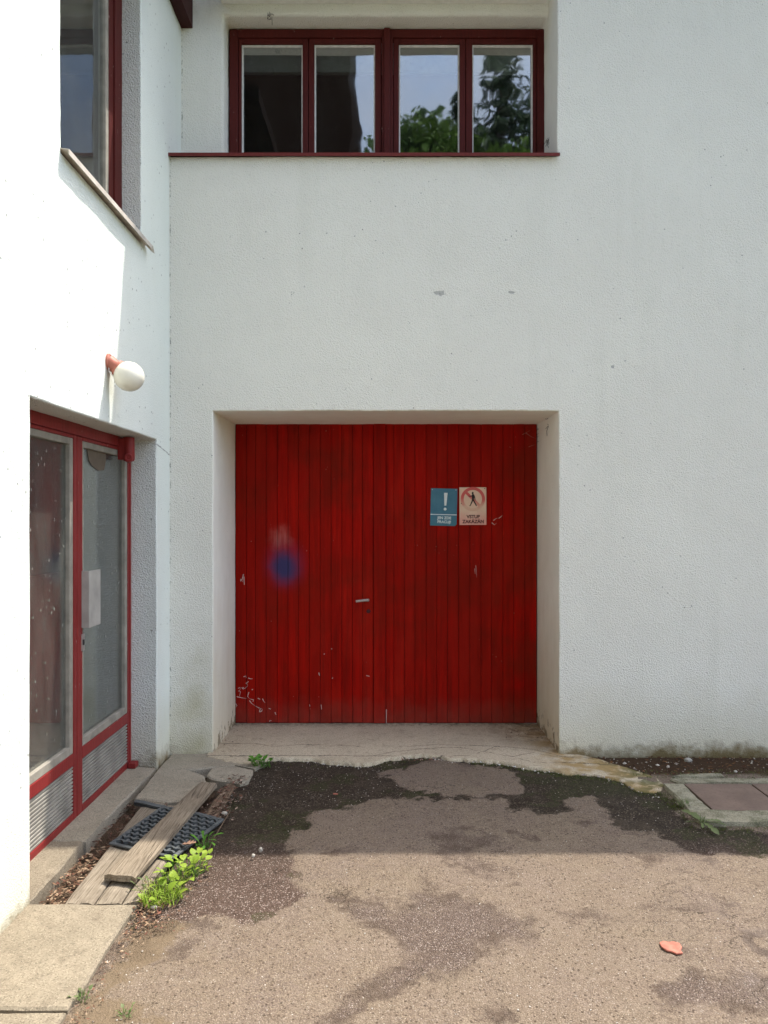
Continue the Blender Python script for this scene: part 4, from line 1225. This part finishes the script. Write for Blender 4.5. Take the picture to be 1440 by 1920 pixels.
# ------------------------------------------------------------------ leaves, stones, rubble
def leaf_mat(name, a, b, trans=.0):
    t = NT(name)
    rnd = t.n('ObjectInfo').outputs['Random']; n = t.noise(24, 3)
    c = t.mix(t.m('ADD', t.m('MULTIPLY', rnd, .55), t.m('MULTIPLY', n, .45)), a, b)
    b1 = t.bsdf(c, .55, t.bump(n, .002, .4), spec=.3)
    if trans:
        tr = t.n('BsdfTranslucent', {'Color': c})
        return t.done(t.n('MixShader', {0: trans, 1: b1, 2: tr.outputs[0]}).outputs[0])
    return t.done(b1)
M['leaf_bright'] = leaf_mat('bright_leaf', (.19, .30, .025), (.33, .43, .06), .35)
M['leaf_dark'] = leaf_mat('green_leaf', (.07, .20, .02), (.13, .30, .035), .3)
M['leaf_dull'] = leaf_mat('dull_leaf', (.10, .14, .05), (.17, .20, .08), .25)
def litter_mat():
    t = NT('dead_leaf')
    c = t.attr('tone')
    return t.done(t.bsdf(c, .85, spec=.2))
M['litter'] = litter_mat()
rng = random.Random(5)

def scatter(name, label, cat, zones, kinds, parent=None):
    """zones: (n, sampler(rng)->(x, y, z), size range); kinds: list of colours; curled scraps of leaf"""
    v, f, tone = [], [], []
    for n, samp, (s0, s1), cols in zones:
        for _ in range(n):
            x, y, z = samp(rng); s = rng.uniform(s0, s1); an = rng.uniform(0, 6.28); tl = rng.uniform(-.5, .5); cu = rng.uniform(-.2, .6) * s
            d = Vector((math.cos(an), math.sin(an), tl * .5)); sd = Vector((-math.sin(an), math.cos(an), rng.uniform(-.4, .4))) * rng.uniform(.28, .5)
            c = Vector((x, y, z + rng.uniform(.001, .010)))
            P_ = [c - d * s, c + sd * s + Vector((0, 0, cu * .4)), c + d * s + Vector((0, 0, cu)), c - sd * s + Vector((0, 0, cu * .4)), c + Vector((0, 0, cu * .15))]
            i = len(v); v += [tuple(p) for p in P_]
            f += [(i, i + 4, i + 1), (i + 1, i + 4, i + 2), (i + 2, i + 4, i + 3), (i + 3, i + 4, i)]
            col = rng.choice(cols); k = rng.uniform(.7, 1.3)
            tone += [(col[0] * k, col[1] * k, col[2] * k, 1)] * 5
    me = bpy.data.meshes.new(name); me.from_pydata(v, [], f); me.materials.append(M['litter'])
    at = me.color_attributes.new('tone', 'FLOAT_COLOR', 'POINT'); at.data.foreach_set('color', np.array(tone, np.float32).ravel())
    o = link(name, me, (0, 0, 0), parent)
    return tag(o, label, cat, kind='stuff')
BR = [(.17, .095, .055), (.11, .055, .032), (.24, .16, .10), (.30, .215, .14), (.065, .035, .022), (.14, .06, .04)]
DK = [(.07, .035, .022), (.11, .055, .035), (.045, .025, .018), (.18, .12, .085)]
scatter('leaf_litter', 'dry brown leaves in the gap between doorstep and planks', 'dead leaves', [
    (330, lambda r: (r.uniform(-1.50, -1.385), r.uniform(3.27, 3.9), -.055 + r.uniform(0, .025)), (.006, .018), BR),
    (420, lambda r: (r.uniform(-1.50, -1.40) , r.uniform(3.9, 4.95), -.055 + r.uniform(0, .03)), (.005, .015), DK),
    (120, lambda r: (r.uniform(-1.42, -1.25), r.uniform(4.30, 4.45), -.01), (.005, .014), DK),
], None)
scatter('leaf_litter', 'reddish dead leaves heaped behind the mat near the asphalt edge', 'dead leaves', [
    (260, lambda r: (r.gauss(-.93, .05), r.uniform(4.15, 4.85), .0), (.006, .018), DK + [(.20, .10, .07), (.30, .22, .17)]),
    (60, lambda r: (r.uniform(-1.12, -.90), r.uniform(4.15, 4.5), .0), (.006, .016), DK),
], None)
scatter('leaf_litter', 'dead leaves and straw below the bright green weeds', 'dead leaves', [
    (200, lambda r: (r.gauss(-.98, .045), r.gauss(3.20, .09), -.008), (.005, .015), BR),
    (120, lambda r: (r.gauss(-.90, .05), r.uniform(3.0, 3.9), -.008), (.004, .011), BR),
    (120, lambda r: (r.gauss(-1.0, .02), r.uniform(2.45, 3.2), -.006), (.004, .010), BR),
], None)
scatter('leaf_litter', 'brown leaf crumbs along the ragged edge of the concrete apron', 'dead leaves', [
    (60, lambda r: (lambda x: (x, float(np.interp(x, ex, ey)) - abs(r.gauss(0, .03)), -.010))(r.uniform(-.9, 1.5)), (.004, .010), DK + BR),
    (50, lambda r: (r.gauss(.20, .09), r.gauss(5.20, .02), -.008), (.006, .013), [(.25, .12, .09), (.16, .07, .05), (.30, .2, .15)]),
    (60, lambda r: (r.uniform(.85, 1.17), r.uniform(5.6, 6.06), .008), (.004, .012), DK),
    (60, lambda r: (r.uniform(-1.15, 1.1), r.uniform(5.98, 6.07), .008), (.003, .009), DK + BR),
    (40, lambda r: (r.uniform(-1.19, -1.05), r.uniform(5.3, 6.05), .008), (.004, .012), DK + BR),
], None)

def pebbles(name, label, zones, mat):
    mb = MB(); 
    for n, samp, (s0, s1) in zones:
        for _ in range(n):
            x, y, z = samp(rng); s = rng.uniform(s0, s1)
            ax3 = [Vector((rng.gauss(0, 1), rng.gauss(0, 1), rng.gauss(0, 1))).normalized() for _ in range(3)]
            b = [Vector(q) for q in ((1, 0, 0), (-1, 0, 0), (0, 1, 0), (0, -1, 0), (0, 0, .7), (0, 0, -.5))]
            rot = Matrix.Rotation(rng.uniform(0, 6.28), 3, 'Z') @ Matrix.Rotation(rng.uniform(-.5, .5), 3, 'X')
            i = len(mb.v)
            for q in b: mb.v.append(tuple(Vector((x, y, z)) + (rot @ q) * s * rng.uniform(.6, 1.15)))
            for t_ in ((0, 2, 4), (2, 1, 4), (1, 3, 4), (3, 0, 4), (2, 0, 5), (1, 2, 5), (3, 1, 5), (0, 3, 5)):
                mb.f.append(tuple(i + k for k in t_)); mb.mi.append(0)
    return tag(mb.build(name, mat), label, 'gravel', kind='stuff')
def gravel_mat():
    t = NT('mixed_gravel')
    v = t.n('SeparateColor', {0: t.vor(40, out=1)}).outputs[0]
    c = t.ramp(v, [(0, (.14, .11, .085)), (.45, (.36, .30, .24)), (1, (.60, .56, .49))])
    return t.done(t.bsdf(c, .9, t.bump(t.noise(150), .002, .5)))
M['gravel'] = gravel_mat()
pebbles('gravel', 'pale grit and mortar crumbs in the dark strip along the right wall', [
    (230, lambda r: (r.uniform(1.25, 2.65), r.uniform(4.91, 5.32), -.026), (.003, .008)),
    (12, lambda r: (r.uniform(1.5, 2.6), r.uniform(4.95, 5.3), -.02), (.009, .018))], M['gravel'])
scatter('leaf_litter', 'rusty brown leaf mould in the strip along the right wall', 'dead leaves', [
    (620, lambda r: (r.uniform(1.25, 2.65), r.uniform(4.91, 5.32), -.022), (.006, .016), [(.10, .04, .018), (.06, .025, .012), (.16, .075, .03), (.035, .018, .01)])], None)
pebbles('gravel', 'small grit along the broken edge of the concrete apron', [
    (150, lambda r: (lambda x: (x, float(np.interp(x, ex, ey)) - abs(r.gauss(0, .035)), -.015))(r.uniform(-.9, 1.6)), (.003, .008)),
    (26, lambda r: (lambda x: (x, float(np.interp(x, ex, ey)) - abs(r.gauss(0, .02)), -.012))(r.uniform(.5, 1.5)), (.007, .014))], M['gravel'])
pebbles('gravel', 'loose grit scattered over the worn asphalt yard', [
    (620, lambda r: (r.uniform(-.95, 2.6), r.uniform(2.3, 4.9), -.012), (.0016, .0042)),
    (380, lambda r: (r.uniform(-.95, 0.2), r.uniform(4.3, 5.15), -.016), (.002, .0048)),
    (260, lambda r: (r.uniform(.8, 2.6), r.uniform(4.0, 4.9), -.016), (.002, .0048)),
    (26, lambda r: (r.gauss(-.95, .06), r.uniform(2.4, 3.3), -.012), (.002, .006))], M['gravel'])

def rock(name, label, cat, loc, size, mat, seed, flat=.6):
    bm = bmesh.new(); bmesh.ops.create_icosphere(bm, subdivisions=2, radius=1)
    for v in bm.verts:
        k = 1 + .45 * ns(v.co, 1.3, seed); v.co = Vector((v.co.x * size[0] * k, v.co.y * size[1] * k, v.co.z * size[2] * k))
    me = bpy.data.meshes.new(name); bm.to_mesh(me); bm.free(); me.materials.append(mat)
    return tag(link(name, me, loc), label, cat)
rock('pebble', 'white pebble on the dark asphalt right of the mat', 'stone', G(489, 1593) + Vector((0, 0, .0)), (.010, .009, .012), M['stone'], 3)
rock('pebble', 'smaller greyish pebble just left of the white pebble', 'stone', G(475, 1604), (.008, .008, .009), M['stone'], 8)
rock('pebble', 'pale flat stone at the wall foot behind the drain cover', 'stone', G(1290, 1426, -.02), (.030, .022, .018), M['stone'], 12)
rock('pebble', 'whitish stone at the foot of the bright green weeds', 'stone', G(289, 1702, .0), (.015, .010, .010), M['stone'], 15)
rock('pebble', 'pale stone on the back edge of the mat', 'stone', G(421, 1525, .01), (.016, .012, .012), M['stone'], 19)
def chip():
    mb = MB(); c = G(1258, 1778)
    px = [(1236, 1770), (1244, 1767), (1252, 1769), (1262, 1768), (1274, 1771), (1279, 1779), (1276, 1785), (1281, 1790), (1268, 1791), (1260, 1787), (1250, 1785), (1240, 1778)]
    mb.prism([G(x, y, -.014) for x, y in px], (0, 0, .008))
    o = mb.build('brick_chip', M['brick'], bevel=.003)
    return tag(o, 'flat orange brick chip on the sunlit asphalt at lower right', 'brick chip')
chip()
mb = MB(); c = G(629, 1488)
mb.prism([c + Vector((-.014, -.004, -.006)), c + Vector((.014, -.006, -.006)), c + Vector((.015, .003, -.006)), c + Vector((-.012, .005, -.006))], (0, 0, .008))
tag(mb.build('brick_crumb', M['brick'], bevel=.002), 'tiny orange crumb on the damp dark asphalt below the apron', 'brick chip')

# ------------------------------------------------------------------ weeds
def leaf_mesh(name, outline, mat, fold=.25, droop=.35):
    """leaf of unit length along +Y, folded on its midrib, tip drooping"""
    v, f = [], []
    n = len(outline)
    for (t_, w_) in outline:
        z = -droop * t_ * t_
        v += [(-w_, t_, z + fold * w_), (0, t_, z), (w_, t_, z + fold * w_)]
    for k in range(n - 1):
        a = 3 * k; f += [(a, a + 1, a + 4, a + 3), (a + 1, a + 2, a + 5, a + 4)]
    me = bpy.data.meshes.new(name); me.from_pydata(v, [], f); me.materials.append(mat); me.shade_smooth()
    return me
OV = [(0, .0), (.08, .10), (.2, .30), (.38, .40), (.58, .36), (.78, .22), (.93, .08), (1, 0)]
LONG = [(0, .02), (.15, .05), (.3, .10), (.38, .05), (.5, .13), (.58, .06), (.72, .14), (.85, .12), (1, 0)]
L_OV_B = leaf_mesh('leaf', OV, M['leaf_bright']); L_OV_D = leaf_mesh('leaf', OV, M['leaf_dark']); L_LONG = leaf_mesh('leaf', LONG, M['leaf_dull'], .3, .3)
L_OV_DULL = leaf_mesh('leaf', OV, M['leaf_dull'])
L_LONG_D = leaf_mesh('leaf', LONG, M['leaf_dark'], .3, .3)

def weed(name, label, base, leaves, me, r, hgt, size, blades=0, bmat=None, blen=.07, seed=1, spread=None, elev=(15, 60)):
    t = thing(name, label, 'weed', base)
    rr = random.Random(seed); b = Vector(base)
    st = MB()
    for q in range(leaves):
        an = 2.4 * q + rr.uniform(-.4, .4)
        rad = r * math.sqrt((q + .5) / max(1, leaves))
        off = Vector((math.cos(an) * rad, math.sin(an) * rad, 0))
        if spread: off = Vector((off.x * spread[0] + off.y * spread[2], off.y * spread[1], 0))
        s = rr.uniform(*size); h = hgt * rr.uniform(.35, 1.0)
        p = b + off + Vector((0, 0, h))
        el = R(rr.uniform(*elev))
        m4 = Matrix.Translation(p) @ Matrix.Rotation(an - math.pi / 2 + rr.uniform(-.5, .5), 4, 'Z') @ Matrix.Rotation(el, 4, 'X') @ Matrix.Rotation(rr.uniform(-.4, .4), 4, 'Y') @ Matrix.Diagonal((s, s, s, 1))
        put('leaf', me, m4, t)
        st.tube([b + off * .55, b + off * .9 + Vector((0, 0, h * .6)), p], .0012, 4)
    if leaves: tag(st.build('stem', M['leaf_dark'] if me is not L_LONG else M['leaf_dull'], t), kind='stuff')
    if blades:
        g = MB()
        for q in range(blades):
            an = rr.uniform(0, 6.28); rad = r * .9 * math.sqrt(rr.random())
            off = Vector((math.cos(an) * rad, math.sin(an) * rad, 0))
            if spread: off = Vector((off.x * spread[0] + off.y * spread[2], off.y * spread[1], 0))
            L_ = blen * rr.uniform(.5, 1.2); d = Vector((rr.gauss(0, .45), rr.gauss(0, .45), 1)).normalized(); sdv = Vector((d.y, -d.x, .1)).normalized() * .0022
            p0 = b + off; p1 = p0 + d * L_ * .55; p2 = p1 + Vector((d.x * 1.6, d.y * 1.6, .35)) * L_ * .5
            g.face([p0 - sdv, p0 + sdv, p1 + sdv * .8, p1 - sdv * .8]); g.face([p1 - sdv * .8, p1 + sdv * .8, p2])
        tag(g.build('grass_blade', bmat, t, recalc=False), kind='stuff')
    return t
weed('green_weed', 'bright broad leaved weed in the sun at the asphalt edge beside the planks', G(345, 1648, -.01), 62, L_OV_B, .118, .080, (.020, .044), 70, M['leaf_bright'], .07, 3, (.75, 1.35, .45))
weed('grass_tuft', 'bright grass tuft in front of the broad leaved weed by the planks', G(305, 1690, -.01), 7, L_OV_B, .085, .05, (.035, .055), 190, M['leaf_bright'], .085, 5, (1.0, 1.1, .3))
weed('green_weed', 'small dark green weed at the corner of the mat in the shade', G(384, 1590, -.01), 10, L_LONG_D, .045, .05, (.045, .075), 14, M['leaf_dark'], .06, 7)
weed('green_weed', 'green leafy weed growing from the apron edge left of the gate', G(490, 1438, -.01), 34, L_OV_D, .065, .06, (.022, .040), 16, M['leaf_dark'], .06, 9, (1.1, .7, 0))
weed('dandelion_plant', 'flat toothed leaf rosette at the corner of the drain cover frame', G(1318, 1544, .004), 8, L_LONG, .02, .012, (.06, .125), 18, M['leaf_dull'], .06, 11, None, (4, 28))
weed('grass_tuft', 'sparse dry grass sprig at the edge of the near path slab', G(152, 1872, -.01), 6, L_OV_DULL, .035, .022, (.012, .02), 16, M['leaf_dull'], .04, 13)
weed('grass_tuft', 'thin grass sprig in the soil at the bottom edge left of centre', G(238, 1902, -.01), 5, L_OV_DULL, .03, .018, (.010, .018), 14, M['leaf_dull'], .035, 15)
weed('grass_tuft', 'thin dull grass along the left side of the drain cover frame', G(1283, 1512, -.008), 3, L_OV_DULL, .03, .02, (.015, .025), 34, M['leaf_dull'], .05, 17, (.8, 1.6, -.3))
weed('green_weed', 'yellowing scrappy weed stems between the planks and the bright weeds', G(283, 1668, -.01), 14, L_LONG, .06, .045, (.03, .055), 40, plain('dry_grass', (.30, .25, .11), .9, var=.3), .06, 21, (1.0, 1.2, .3))
# dead leaf on the mat
t_ = mp(.90, .30, .020)
me_ = leaf_mesh('dead_leaf', [(0, .02), (.1, .2), (.2, .12), (.35, .42), (.45, .2), (.6, .38), (.72, .14), (.85, .2), (1, 0)], plain('tan_dead_leaf', (.34, .20, .13), .8, var=.25), .5, -.3)
o = put('dead_leaf', me_, Matrix.Translation(G(341, 1583, .03)) @ Matrix.Rotation(R(-115), 4, 'Z') @ Matrix.Diagonal((.075, .085, .075, 1)))
tag(o, 'crumpled tan leaf lying on the mat right of the plank', 'dead leaf')
# thin stick along the mat edge
mb = MB(); mb.tube([G(388, 1600, .004), G(402, 1570, .012), G(420, 1540, .010), G(432, 1520, .004)], .0022, 5)
tag(mb.build('twig', M['wood_c']), 'thin twig along the asphalt edge beside the mat', 'twig')

# moss along joints
def moss_tufts():
    g = MB(); rr = random.Random(8)
    spots = []
    for _ in range(500): 
        x = rr.uniform(.55, 1.62); spots.append((x, float(np.interp(x, ex, ey)) - abs(rr.gauss(0, .05)), -.018))
    for _ in range(420): spots.append((IX0 + rr.uniform(-.06, .005), rr.uniform(4.08, 4.7), -.02))
    for _ in range(420): spots.append((rr.uniform(IX0, 2.7), IY0 - abs(rr.gauss(0, .03)), -.018))
    for _ in range(380): spots.append((rr.uniform(1.55, 2.7), rr.uniform(4.80, 4.97), .003 if rr.random() < .5 else -.02))
    for _ in range(120): spots.append((rr.uniform(-.9, .5), float(np.interp(_ / 120 * 1.4 - .9, ex, ey)) - .03, -.02))
    for x, y, z in spots:
        for _ in range(3):
            d = Vector((rr.gauss(0, .6), rr.gauss(0, .6), 1)).normalized() * rr.uniform(.006, .016); s = Vector((rr.gauss(0, 1), rr.gauss(0, 1), 0)).normalized() * .002
            p = Vector((x + rr.gauss(0, .008), y + rr.gauss(0, .008), z)); g.face([p - s, p + s, p + d])
    return tag(g.build('moss', leaf_mat('moss_green', (.05, .065, .014), (.13, .14, .035)), recalc=False), 'dark green moss in the joints round the drain cover and apron', 'moss', kind='stuff')
moss_tufts()

# ------------------------------------------------------------------ what the upper window mirrors: dark timber building and trees behind the camera
barn = thing('timber_building', 'dark timber building mirrored in the left panes of the upper window', 'building', (-4, -8, 0))
bx1 = -.80
mb = MB(); mb.box((-9.0, -12.0, -.02), (bx1, -5.0, 13.6))
mb.build('wall', M['timber'], barn)
mb = MB(); mb.prism([(-9.3, -4.7, 13.4), (bx1 + .02, -4.7, 13.4), (-4.8, -4.7, 17.0)], (0, -7.6, 0))
mb.build('roof', M['timber'], barn)
mb = MB(); mb.box((-5.5, -5.01, 0), (-2.5, -4.97, 2.8))
mb.build('barn_door', M['timber'], barn)

def crown_mat(name, a, b):
    t = NT(name); n = t.noise(1.3, 4)
    c = t.mix(t.mr(n, .3, .7), a, b)
    b1 = t.bsdf(c, .7, spec=.2); tr = t.n('BsdfTranslucent', {'Color': c})
    return t.done(t.n('MixShader', {0: .25, 1: b1, 2: tr.outputs[0]}).outputs[0])
M['spruce'] = crown_mat('spruce_needles', (.018, .040, .020), (.045, .080, .035))
M['foliage'] = crown_mat('tree_foliage', (.045, .10, .015), (.10, .17, .03))
M['bark'] = plain('bark', (.07, .05, .035), .9, var=.3)
def spruce(loc, H, rad, label, seed):
    t = thing('spruce_tree', label, 'tree', loc, 'trees behind the yard')
    mb = MB(); mb.lathe(loc, (0, 0, 1), [(0, .22), (H * .5, .13), (H, .012)], 8); mb.build('trunk', M['bark'], t)
    rr = random.Random(seed); g = MB(); L0 = Vector(loc)
    z = 1.5
    while z < H - .1:
        f_ = 1 - z / H; r_ = rad * f_ ** .8 * rr.uniform(.75, 1.1) + .12
        for _ in range(11):
            an = rr.uniform(0, 6.28); d = Vector((math.cos(an), math.sin(an), 0)); ln = r_ * rr.uniform(.65, 1.1)
            n = max(3, int(ln / .13))
            for q in range(n):
                tt = (q + .6) / n; base = L0 + Vector((0, 0, z)) + d * ln * tt + Vector((0, 0, -.28 * ln * tt + .15 * ln * tt * tt))
                for _k in range(3):
                    sz = rr.uniform(.16, .30); e = (d * .5 + Vector((rr.gauss(0, .5), rr.gauss(0, .5), -rr.uniform(.2, 1.1)))).normalized() * sz
                    s = e.cross(Vector((rr.gauss(0, 1), rr.gauss(0, 1), rr.gauss(0, 1)))).normalized() * sz * .22
                    g.face([base - s, base + s, base + e + s * .2, base + e - s * .2])
        z += .26 + .1 * rr.random()
    g.build('crown', M['spruce'], t, recalc=False)
def broadleaf(loc, lobes, label, seed, n):
    t = thing('broadleaf_tree', label, 'tree', loc, 'trees behind the yard')
    mb = MB(); top = max(l[2] for l in lobes); mb.lathe(loc, (0, 0, 1), [(0, .25), (top * .6, .14), (top, .03)], 8)
    for l in lobes: mb.tube([Vector(loc) + Vector((0, 0, top * .4)), Vector(loc) + Vector(l[:3])], .05, 5)
    mb.build('trunk', M['bark'], t)
    rr = random.Random(seed); g = MB()
    for q in range(n):
        lx, ly, lz, lr = rr.choice(lobes); d = Vector((rr.gauss(0, 1), rr.gauss(0, 1), rr.gauss(0, 1))).normalized()
        p = Vector(loc) + Vector((lx, ly, lz)) + d * lr * (rr.random() ** .4) * rr.uniform(.8, 1.12)
        s1_ = Vector((rr.gauss(0, 1), rr.gauss(0, 1), rr.gauss(0, .5))).normalized() * rr.uniform(.07, .15); s2_ = s1_.cross(Vector((rr.gauss(0, 1), rr.gauss(0, 1), 1))).normalized() * s1_.length * .7
        g.face([p - s1_, p + s2_, p + s1_, p - s2_])
    g.build('crown', M['foliage'], t, recalc=False)
spruce((3.75, -14, 0), 17.6, 5.6, 'tall dark spruce mirrored in the rightmost pane of the upper window', 4)
spruce((5.1, -14.6, 0), 16.8, 4.6, 'slim spruce at the right edge of the rightmost window pane', 6)
spruce((2.5, -15.0, 0), 16.6, 3.4, 'small dark spruce mirrored beside the mullion of the third pane', 9)
broadleaf((1.2, -13.6, 0), [(0, 0, 13.6, 1.3), (-.5, 0, 12.6, 1.5), (.9, .3, 12.8, 1.4), (-1.6, 0, 12.2, 1.5), (0, .4, 10.8, 2.2), (-2.3, .2, 11.2, 1.7)], 'light green broadleaf tree mirrored in the third window pane', 12, 15000)
broadleaf((3.9, -12.6, 0), [(0, 0, 11.7, 1.5), (1.4, 0, 11.3, 1.5), (-1.4, 0, 11.4, 1.4), (.3, 0, 9.5, 2.2)], 'low green broadleaf crown mirrored along the bottom of the right panes', 14, 11000)
